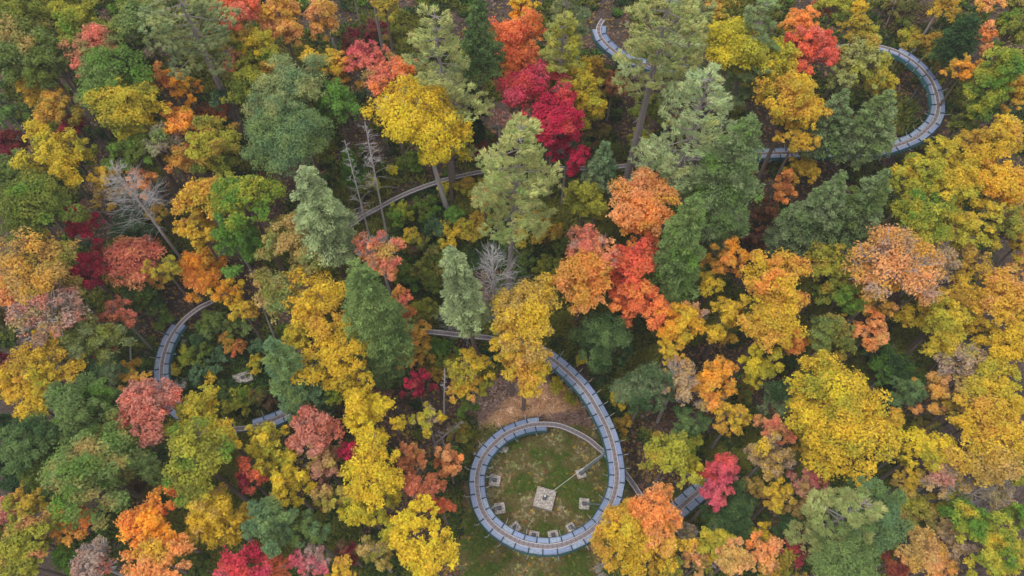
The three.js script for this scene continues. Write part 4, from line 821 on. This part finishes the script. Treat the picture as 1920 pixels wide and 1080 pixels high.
S(1270, 715, 86, 70, 'pinkgrey tan peach', 'pinkish tan twiggy tree above the dark conifers', { thin: 0.6 });
B(1672, 690, 100, 60, 'leafgreen darkgreen', 'dark green tree in the gap below the peach orange tree', { H: 7 });
K(1638, 650, 50, 60, 'darkgreen', 'small dark conifer in the dark gap of the right middle', { H: 6 });
K(1700, 742, 70, 90, 'hemlock bluegreen', 'small green conifer right of the big yellow tree', { H: 12 });
K(1455, 742, 80, 70, 'darkgreen greygreen', 'dark conifer between the lemon tree and the big yellow one', { H: 9 });
// lower left
K(165, 772, 126, 146, 'hemlock sage leafgreen', 'bright green rounded conifer in the lower west', { H: 17, pow: 0.42 });
B(284, 768, 122, 112, 'dusty salmon dusty', 'dusty pink round tree covering the western coaster curve');
K(60, 830, 120, 110, 'darkgreen hemlock', 'dark green conifer at the western edge of the lower slope', { H: 14 });
K(95, 880, 110, 100, 'darkgreen moss', 'dark shaded conifer left of the big sage green tree', { H: 12 });
C(15, 800, 70, 90, 'darkgreen', 'nearly black conifer cut by the western edge', { H: 10 });
B(192, 888, 186, 180, 'sage leafgreen tan', 'big sage green tree in the lower west');
B(372, 862, 150, 120, 'lime olive leafgreen', 'yellow green tree below the dusty pink one');
B(372, 778, 112, 104, 'lime gold moss', 'yellow olive tree with gold patches beside the dusty pink one', { H: 12 });
B(330, 905, 80, 80, 'lime leafgreen', 'yellow green lower tree right against the big sage one');
B(424, 820, 84, 72, 'lime gold', 'yellow green tree just below the lower track of the hollow');
B(512, 845, 90, 90, 'yellow lime', 'bright yellow green tree below the lower track of the hollow, upper crown');
B(545, 912, 84, 84, 'yellow lemon', 'bright yellow tree between the red shrub tree and the dusty salmon one');
B(466, 895, 64, 56, 'redorange maroon rust', 'small brick red tree in the lower left, ringed by yellow trees', { H: 11 });
S(412, 972, 116, 136, 'yellow gold tan', 'speckled pale yellow tree right of the vivid orange maple', { thin: 0.25 });
B(282, 985, 120, 100, 'orange vivid redorange', 'vivid orange maple at the bottom left, upper crown');
B(300, 1050, 130, 90, 'orange peach gold', 'vivid orange maple at the bottom left, lower crown');
K(515, 985, 110, 120, 'bluegreen sage', 'bluish green conifer in the lower left, above the crimson maple', { H: 15, pow: 0.4 });
K(585, 1005, 80, 90, 'bluegreen moss', 'dull green conifer right of the bluish green one', { H: 12 });
B(452, 1062, 110, 76, 'crimson red pinkred', 'crimson maple on the bottom edge');
B(520, 1070, 70, 50, 'redorange rust', 'red orange tree on the bottom edge right of the crimson maple');
S(586, 1055, 76, 66, 'pinkred pinkgrey', 'pink twiggy tree on the bottom edge', { thin: 0.45 });
B(640, 1072, 60, 40, 'gold amber', 'small gold tree on the bottom edge right of the pink twiggy one');
B(60, 935, 90, 80, 'lime ochre olive', 'yellow olive tree near the bottom left, above the pink tinged one');
B(24, 958, 64, 60, 'salmon dusty', 'pinkish tree cut by the western edge near the bottom');
B(140, 975, 90, 50, 'orange amber', 'orange tree under the big sage green one', { H: 11 });
B(60, 1010, 110, 80, 'olive lime salmon', 'olive tree with pink tips near the bottom left corner');
B(50, 1060, 100, 60, 'olive lime', 'olive tree in the bottom left corner');
B(140, 1030, 80, 80, 'leafgreen moss', 'green tree in shade left of the vivid orange maple', { H: 10 });
S(180, 1060, 100, 66, 'pinkgrey salmon', 'pinkish grey twiggy tree on the bottom edge near the left corner', { thin: 0.65 });
B(375, 1060, 50, 50, 'moss darkgreen', 'dark green tree on the bottom edge between orange and crimson maples', { H: 8 });
// bottom middle, left of the glade
B(695, 785, 112, 116, 'lemon yellow', 'bright lemon yellow tree left of the maroon tree, topmost of the yellow row');
B(700, 880, 120, 90, 'lemon yellow gold', 'bright yellow tree second in the yellow row left of the glade');
B(684, 950, 94, 110, 'lemon lime', 'lemon green tree third in the yellow row left of the glade');
B(772, 985, 108, 100, 'lemon yellow', 'broad lemon yellow tree beside the glade, upper crown');
B(806, 1050, 112, 90, 'lemon gold', 'broad lemon yellow tree on the bottom edge beside the glade');
B(738, 1000, 60, 60, 'lime lemon', 'lime tree between the yellow trees left of the glade');
B(768, 865, 60, 80, 'peach rust', 'rusty peach tree between the yellow row and the glade, upper');
B(795, 915, 76, 70, 'salmon rust', 'rusty salmon tree at the western rim of the glade');
B(828, 950, 40, 50, 'redorange rust', 'small brick orange tree right at the western rim of the glade', { H: 9 });
B(842, 872, 64, 80, 'peach rust orange', 'peach orange tree at the upper western rim of the glade', { H: 9 });
B(783, 722, 54, 64, 'maroon crimson', 'deep maroon tree above the pale yellow twiggy one', { H: 9 });
S(804, 790, 58, 90, 'lime yellow pinkgrey', 'pale yellow twiggy tree below the maroon one', { thin: 0.4, H: 10 });
D(868, 790, 815, 830, 60, 'pale leafless branching tree left of the loop', { clear: 0.15, twigs: 24, fine: 4, girth: 0.12 });
U(862, 812, 50, 50, 'ochre moss', 'olive shrub at the upper left rim of the loop', { H: 3 });
U(850, 850, 50, 50, 'darkgreen moss', 'dark shrub left of the loop', { H: 3 });
U(878, 760, 40, 50, 'moss leafgreen', 'green shrub at the left foot of the bare bank', { H: 2.5 });
D(834, 690, 832, 790, 22, 'slim pale stem left of the bare bank under the small golden trees', { clear: 0.6, girth: 0.11 });
B(590, 812, 96, 90, 'salmon dusty', 'dusty salmon tree with a pointed top left of the yellow row');
B(614, 876, 80, 90, 'tan dusty', 'tan pink tree below the dusty salmon one');
B(620, 935, 70, 70, 'tan lime', 'tan olive tree between the bright yellow trees of the lower left', { H: 11 });
B(656, 850, 44, 44, 'maroon crimson', 'small maroon tree between the dusty salmon and yellow trees', { H: 11 });
B(652, 1035, 46, 60, 'maroon brown', 'dark maroon tree near the bottom edge below the lemon green tree', { H: 9 });
S(708, 1040, 70, 80, 'tan olive', 'tan olive thin tree near the bottom edge left of the broad lemon tree', { thin: 0.35, H: 11 });
// lower right
B(1226, 966, 112, 86, 'orange peach amber', 'orange tree over the lower track, right of the loop');
B(1176, 1012, 124, 124, 'gold amber', 'gold tree on the bottom edge right of the glade');
B(1244, 1030, 96, 96, 'gold amber peach', 'amber orange tree on the bottom edge, right of the gold one');
B(1250, 1072, 70, 50, 'ochre olive', 'olive gold tree on the bottom edge below the amber orange one', { H: 10 });
B(1255, 858, 110, 96, 'olive lime ochre', 'olive yellow tree between the loop and the pink red tree');
B(1292, 830, 60, 60, 'leafgreen lime', 'green tree behind the olive yellow one', { H: 8 });
B(1300, 880, 50, 50, 'lemon lime', 'yellow green tree close left of the pink red one', { H: 9 });
S(1290, 1000, 44, 60, 'pinkgrey', 'small pale grey twiggy tree right of the amber orange one', { thin: 0.9, H: 7 });
B(1352, 888, 80, 80, 'pinkred red', 'pink red maple above the short dark straight of the coaster');
B(1340, 925, 66, 50, 'pinkred pinkred', 'pink red lower boughs of a maple over the short dark straight', { H: 11 });
S(1372, 790, 72, 100, 'gold amber', 'thin speckled gold tree below the orange amber one', { thin: 0.35 });
B(1448, 810, 70, 70, 'peach salmon', 'peach salmon tree left of the big yellow one', { thin: 0.2 });
S(1436, 860, 90, 90, 'pinkgrey tan gold', 'tan grey twiggy tree right of the pink red maple', { thin: 0.5 });
B(1512, 905, 70, 100, 'dusty pinkred', 'dusty pink tree below the big yellow one');
B(1455, 935, 64, 80, 'gold tan lime', 'yellow tan tree left of the dusty pink one');
B(1560, 745, 160, 106, 'gold lime lemon', 'big yellow tree in the right, upper crown');
B(1590, 826, 166, 104, 'gold yellow lime', 'big yellow tree in the right, lower crown');
B(1502, 790, 80, 110, 'lime gold', 'yellow green tree on the left flank of the big yellow one');
B(1660, 800, 70, 110, 'amber gold', 'amber gold tree on the right flank of the big yellow one');
Q(1555, 985, 120, 150, 'sage palepine', 'pale sage pine near the bottom, left half of the green pair', { H: 19, clear: 0.2 });
K(1630, 955, 130, 150, 'hemlock bluegreen', 'green hemlock near the bottom, right half of the green pair', { H: 17, pow: 0.45 });
K(1590, 1050, 130, 90, 'sage hemlock', 'grey green conifer on the bottom edge below the green pair', { H: 14 });
B(1740, 745, 84, 100, 'amber peach tan', 'tan orange tree right of the small green conifer');
B(1732, 846, 100, 76, 'lemon yellow lime', 'lemon tree right of the big yellow ones');
B(1855, 805, 130, 90, 'gold amber', 'gold tree at the eastern edge, above the tan one');
S(1842, 850, 130, 90, 'tan gold ochre', 'broad tan thin tree near the eastern edge', { thin: 0.3 });
S(1768, 892, 90, 66, 'tan pinkgrey dusty', 'pinkish twiggy tree below the lemon tree', { thin: 0.55 });
B(1700, 905, 60, 70, 'tan gold', 'tan gold tree right of the green hemlock', { thin: 0.2 });
D(1890, 884, 1752, 968, 110, 'long pale fallen looking bare tree slanting at the lower east', { clear: 0.3, twigs: 56, fine: 4, girth: 0.16 });
S(1862, 925, 90, 60, 'pinkgrey tan', 'purplish grey twiggy crown under the slanting bare tree', { thin: 0.85, H: 8 });
B(1906, 880, 50, 110, 'moss leafgreen lime', 'dark green tree cut by the eastern edge beside the slanting bare tree', { H: 12 });
B(1850, 1000, 110, 76, 'leafgreen lime gold', 'bright green tree near the bottom right corner');
B(1868, 1055, 110, 70, 'gold lime leafgreen', 'yellow and green tree in the bottom right corner');
B(1800, 965, 70, 50, 'leafgreen fern', 'green tree under the foot of the slanting bare tree', { H: 9 });
B(1726, 1030, 100, 80, 'tan amber peach', 'tan orange tree on the bottom edge right of the conifers');
S(1784, 1020, 80, 90, 'pinkgrey tan', 'pinkish tan twiggy tree near the bottom edge right of the tan orange one', { thin: 0.5 });
B(1680, 1062, 70, 50, 'maroon rust', 'brick maroon tree on the bottom edge under the conifers', { H: 8 });
B(1340, 1025, 76, 76, 'lime gold', 'yellow tree near the bottom, right of the lower rails', { H: 12 });
B(1378, 1045, 84, 70, 'peach tan', 'peach tan tree near the bottom edge right of the yellow one', { H: 12 });
B(1432, 1035, 80, 70, 'orange peach', 'orange tree near the bottom edge left of the dark red one', { H: 11 });
B(1460, 1072, 90, 40, 'olive ochre', 'olive tree on the bottom edge left of the conifers', { H: 10 });
B(1490, 1030, 60, 44, 'red pinkred maroon', 'small dark red tree near the bottom edge', { H: 8 });
K(1370, 960, 110, 76, 'darkgreen hemlock', 'dark green low conifer below the pink red maple', { H: 8 });
B(1428, 1000, 40, 44, 'gold lemon', 'tiny gold tree between the dark conifer and the orange tree', { H: 7 });
K(1480, 1000, 80, 66, 'darkgreen', 'dark shaded conifer left of the pale sage pine', { H: 8 });
S(1330, 748, 60, 50, 'tan pinkgrey', 'thin tan tree between the orange amber tree and the speckled gold one', { thin: 0.6 });

// the rest of the canopy between them
B(464, 168, 90, 84, 'lime moss olive', 'yellow green tree east of the leaning pine stem, above the bluish pair');
B(470, 128, 60, 60, 'moss lime', 'dark green tree tucked under the yellow green one near the leaning pine', { H: 11 });
B(505, 140, 50, 60, 'ochre amber', 'dull amber tree just above the bluish pair of conifers', { H: 11 });
B(585, 112, 56, 50, 'ochre gold', 'dull golden tree between the amber and the peach coloured ones', { H: 10 });
B(330, 285, 60, 50, 'moss rust', 'dim rusty green tree right of the big grey bare tree', { H: 9 });
B(200, 330, 60, 60, 'gold tan', 'golden tree just left of the big grey bare tree', { H: 11 });
B(205, 372, 50, 60, 'ochre tan', 'tan yellow tree against the left twigs of the big grey bare tree', { H: 10 });
B(250, 425, 90, 60, 'darkgreen bluegreen', 'dark evergreen bush beneath the big grey bare tree', { H: 5 });
B(300, 400, 50, 50, 'moss ochre', 'small dull tree right of the big bare trunk', { H: 6 });
K(18, 870, 90, 90, 'darkgreen hemlock', 'dark conifer on the western edge, below the nearly black one', { H: 11 });
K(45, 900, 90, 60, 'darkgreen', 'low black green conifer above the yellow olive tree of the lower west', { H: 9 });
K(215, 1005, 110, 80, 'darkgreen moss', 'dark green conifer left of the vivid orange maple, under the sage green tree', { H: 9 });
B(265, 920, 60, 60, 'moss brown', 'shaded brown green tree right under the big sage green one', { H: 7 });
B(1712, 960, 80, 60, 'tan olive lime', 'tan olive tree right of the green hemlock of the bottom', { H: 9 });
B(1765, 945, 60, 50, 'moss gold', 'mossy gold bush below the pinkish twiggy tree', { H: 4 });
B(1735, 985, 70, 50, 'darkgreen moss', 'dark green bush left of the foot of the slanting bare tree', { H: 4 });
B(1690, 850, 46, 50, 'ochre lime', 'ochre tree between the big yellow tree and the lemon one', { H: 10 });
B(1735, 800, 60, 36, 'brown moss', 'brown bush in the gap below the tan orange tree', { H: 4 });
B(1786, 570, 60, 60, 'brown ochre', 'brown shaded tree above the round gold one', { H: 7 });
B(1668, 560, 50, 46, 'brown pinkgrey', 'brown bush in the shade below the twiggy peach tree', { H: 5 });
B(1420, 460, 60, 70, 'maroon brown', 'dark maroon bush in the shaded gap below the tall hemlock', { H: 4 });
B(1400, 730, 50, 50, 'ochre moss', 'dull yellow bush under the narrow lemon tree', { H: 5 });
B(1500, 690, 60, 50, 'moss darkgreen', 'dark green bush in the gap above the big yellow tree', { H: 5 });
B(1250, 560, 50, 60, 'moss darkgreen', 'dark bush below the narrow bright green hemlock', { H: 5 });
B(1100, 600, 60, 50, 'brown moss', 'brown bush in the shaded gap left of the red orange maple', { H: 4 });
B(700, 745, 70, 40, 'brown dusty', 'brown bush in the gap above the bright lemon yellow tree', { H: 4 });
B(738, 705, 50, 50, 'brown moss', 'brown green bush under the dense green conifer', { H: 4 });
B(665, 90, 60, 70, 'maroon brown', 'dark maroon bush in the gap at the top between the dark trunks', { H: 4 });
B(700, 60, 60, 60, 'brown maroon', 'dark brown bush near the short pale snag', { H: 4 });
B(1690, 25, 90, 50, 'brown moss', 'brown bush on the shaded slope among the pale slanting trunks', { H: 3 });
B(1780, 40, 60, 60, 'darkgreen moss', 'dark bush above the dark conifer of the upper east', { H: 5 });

B(1800, 560, 80, 70, 'ochre gold lime', 'dull gold tree between the round gold tree and the amber gold one', { H: 12 });
B(1905, 605, 60, 70, 'gold amber', 'gold tree cut by the eastern edge between the amber gold and bright gold ones', { H: 13 });
B(1830, 620, 60, 80, 'gold ochre', 'narrow gold tree right of the round gold one', { H: 12 });
B(1908, 770, 50, 90, 'amber gold', 'amber tree cut by the eastern edge above the dark green one', { H: 12 });
B(1780, 770, 60, 60, 'tan lime gold', 'tan yellow tree above the lemon one in the eastern slope', { H: 10 });
B(1905, 970, 60, 80, 'leafgreen lime', 'green tree cut by the eastern edge above the bottom right corner', { H: 12 });
B(1800, 910, 60, 50, 'ochre lime', 'ochre tree behind the foot of the slanting bare tree', { H: 7 });
B(1760, 1060, 70, 50, 'amber peach tan', 'amber tan tree on the bottom edge right of the tan orange one', { H: 9 });
B(1850, 400, 70, 60, 'gold lime', 'gold tree between the rich gold tree and the mottled one at the eastern edge', { H: 12 });
B(1770, 440, 70, 70, 'amber gold lime', 'amber gold tree above the pinkish grey twiggy one', { H: 11 });
B(1660, 690, 60, 40, 'moss olive', 'small olive bush in the dark gap above the amber flank tree', { H: 5 });
B(1830, 790, 60, 50, 'tan gold', 'tan gold tree between the greenish gold tree and the broad tan one', { H: 11 });
B(1520, 850, 60, 60, 'lime ochre', 'olive yellow tree under the left flank of the big yellow one', { H: 9 });
B(1500, 960, 50, 60, 'olive tan', 'olive tan tree left of the pale sage pine', { H: 8 });
B(1410, 915, 50, 60, 'tan ochre', 'tan tree right of the pink red maple boughs', { H: 7 });
B(1310, 1060, 60, 50, 'peach olive', 'peach olive tree on the bottom edge below the lower rails', { H: 9 });

B(1912, 456, 60, 70, 'gold ochre', 'gold tree half cut by the eastern edge beside the mottled gold olive one', { H: 12 });
B(4, 592, 60, 60, 'moss brown', 'dim brown green tree cut by the western edge below the peach orange one', { H: 8 });
B(6, 640, 60, 50, 'darkgreen moss', 'dark bush cut by the western edge above the purple tree', { H: 5 });
B(6, 1000, 50, 60, 'olive lime', 'olive tree cut by the western edge below the pinkish one', { H: 10 });
B(1908, 1040, 60, 60, 'lime gold', 'yellow green tree cut by the eastern edge in the bottom right corner', { H: 11 });

// ------------------------------------------------------------------ ground cover nobody could count: grass, fallen leaves, low growth
function blades(n, len, wid, rise, seed) {        // a tuft: n narrow blades from one root
  const r = mulberry(seed), l = new Leaves(n);
  for (let k = 0; k < n; k++) { const a = r() * 6.283, up = rise * (0.5 + r()), h = Math.hypot(1, up), s = len * (0.6 + 0.6 * r()) / 2, ax = Math.cos(a) / h * s, ay = up / h * s, az = Math.sin(a) / h * s, ox = (r() - 0.5) * len, oz = (r() - 0.5) * len; l.add(ox + ax, ay, oz + az, ax, ay, az, -Math.sin(a) * wid, 0, Math.cos(a) * wid, 1, 1, 1); }
  return l.geo();
}
function scatter(name, label, category, geo, mat, items) {
  const m = new THREE.InstancedMesh(geo, mat, items.length), q = new THREE.Quaternion(), e = new THREE.Euler(), M = new THREE.Matrix4(), c = new THREE.Color();
  items.forEach((t, k) => { e.set(t.rx || 0, t.a, t.rz || 0); q.setFromEuler(e); M.compose(V3(t.x, t.y, t.z), q, V3(t.s, t.s * (t.sy || 1), t.s)); m.setMatrixAt(k, M); m.setColorAt(k, c.setRGB(...t.c)); });
  m.name = name; m.userData = { kind: 'stuff', label, category }; m.castShadow = m.receiveShadow = true; scene.add(m); return m;
}
{
  const r = mulberry(99), soft = new THREE.MeshPhysicalMaterial({ color: 0xffffff, roughness: 1, specularIntensity: 0.2, transmission: 0.25, thickness: 0, side: THREE.DoubleSide }), dry = new THREE.MeshStandardMaterial({ color: 0xffffff, roughness: 1, side: THREE.DoubleSide });
  const grass = [], leaves = [], low = [], straw = [];
  const jit = (c, v) => { const k = 1 + (r() - 0.5) * v; return [c[0] * k, c[1] * k, c[2] * k]; };
  let x0 = 1e9, x1 = -1e9, z0 = 1e9, z1 = -1e9; for (const p of GLADE) { x0 = Math.min(x0, p.x); x1 = Math.max(x1, p.x); z0 = Math.min(z0, p.z); z1 = Math.max(z1, p.z); }
  for (let k = 0; k < 26000; k++) {
    const x = mix(x0, x1, r()), z = mix(z0, z1, r()); if (polyDist(GLADE, x, z) + noise(x * 0.6, -z * 0.6, 7.7) < 0.1) continue;
    const n = noise(x * 0.28 + 20, -z * 0.28, 8.8) + 0.4 * noise(x * 0.9, -z * 0.9, 3); if (n > 0.12 && r() < 0.75) continue;
    if (x < -5.4 - noise(x, z, 2) && r() < 0.85) continue;
    const c = n > -0.05 ? lin(148, 138, 84) : r() < 0.25 ? lin(150, 148, 76) : r() < 0.6 ? lin(112, 134, 54) : lin(100, 138, 50);
    grass.push({ x, y: terrain(x, z), z, a: r() * 6.283, s: 0.7 + 0.7 * r(), c: jit(c.map((v) => v * 0.85), 0.5) });
  }
  const fall = [PAL.brown, PAL.rust, PAL.tan, PAL.amber, PAL.dusty, PAL.gold, PAL.brown, PAL.pinkgrey];
  for (let k = 0; k < 90000; k++) {
    const d = 8 + 72 * r(), x = (r() - 0.5) * (60 + d * 1.1), z = -d, inG = inPoly(GLADE, x, z); if (inG && r() < 0.72) continue;
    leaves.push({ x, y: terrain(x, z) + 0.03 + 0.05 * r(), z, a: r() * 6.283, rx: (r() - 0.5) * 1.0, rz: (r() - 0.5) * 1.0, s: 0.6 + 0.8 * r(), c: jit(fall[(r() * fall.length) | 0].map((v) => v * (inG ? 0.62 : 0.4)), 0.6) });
  }
  const lows = [PAL.darkgreen, PAL.moss, PAL.darkgreen, PAL.leafgreen, PAL.darkgreen, PAL.moss, PAL.darkgreen, PAL.olive];
  const hollow = outline([[330, 640], [380, 610], [480, 630], [510, 700], [510, 770], [430, 780], [340, 740]]), thicket = outline([[735, 400], [850, 375], [940, 400], [1040, 450], [1050, 540], [900, 500], [800, 560], [740, 520]]), slope = outline([[640, 440], [760, 365], [880, 325], [880, 290], [760, 330], [660, 390]]);
  for (let k = 0; k < 42000; k++) {
    const d = 9 + 70 * r(), x = (r() - 0.5) * (60 + d * 1.1), z = -d; if (polyDist(GLADE, x, z) > -0.4 || polyDist(BANK, x, z) > -0.2) continue;
    const dense = inPoly(hollow, x, z) || inPoly(thicket, x, z), n = noise(x * 0.18, d * 0.18, 6.6) + 0.5 * noise(x * 0.6, d * 0.6, 2.6); if (!dense && n < -0.12) continue; if (inPoly(slope, x, z) && r() < 0.8) continue;
    const k2 = clamp(((n + 0.5) * lows.length + r() * 4) | 0, 0, lows.length - 1);
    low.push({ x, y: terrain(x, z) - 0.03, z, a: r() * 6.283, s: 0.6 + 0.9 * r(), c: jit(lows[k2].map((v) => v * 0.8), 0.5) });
  }
  for (let k = 0; k < 9000; k++) {
    const p = BANK[0], x = mix(-9, 12, r()), z = -mix(25, 36, r()), s = polyDist(STRAW, x, z), b = polyDist(BANK, x, z); if (b < 0 || (s < -0.3 && r() < 0.55)) continue;
    straw.push({ x, y: terrain(x, z) + 0.02, z, a: r() * 6.283, s: 0.7 + 0.9 * r(), c: jit((s > -0.3 ? (r() < 0.7 ? lin(232, 194, 156) : lin(206, 160, 118)) : r() < 0.6 ? lin(176, 146, 138) : lin(134, 108, 98)).map((v) => v * 0.95), 0.5) });
  }
  scatter('grass', 'short patchy grass of the glade inside and below the loop', 'grass', blades(9, 0.24, 0.022, 1.0, 3), soft, grass);
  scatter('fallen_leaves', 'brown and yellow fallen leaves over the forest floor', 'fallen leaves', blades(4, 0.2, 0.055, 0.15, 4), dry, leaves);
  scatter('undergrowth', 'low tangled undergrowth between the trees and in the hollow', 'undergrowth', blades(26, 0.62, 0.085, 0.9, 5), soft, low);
  scatter('dry_grass', 'tan and mauve dry grass on the bare bank above the loop', 'dry grass', blades(12, 0.4, 0.02, 0.6, 6), soft, straw);
}
renderer.render(scene, camera);
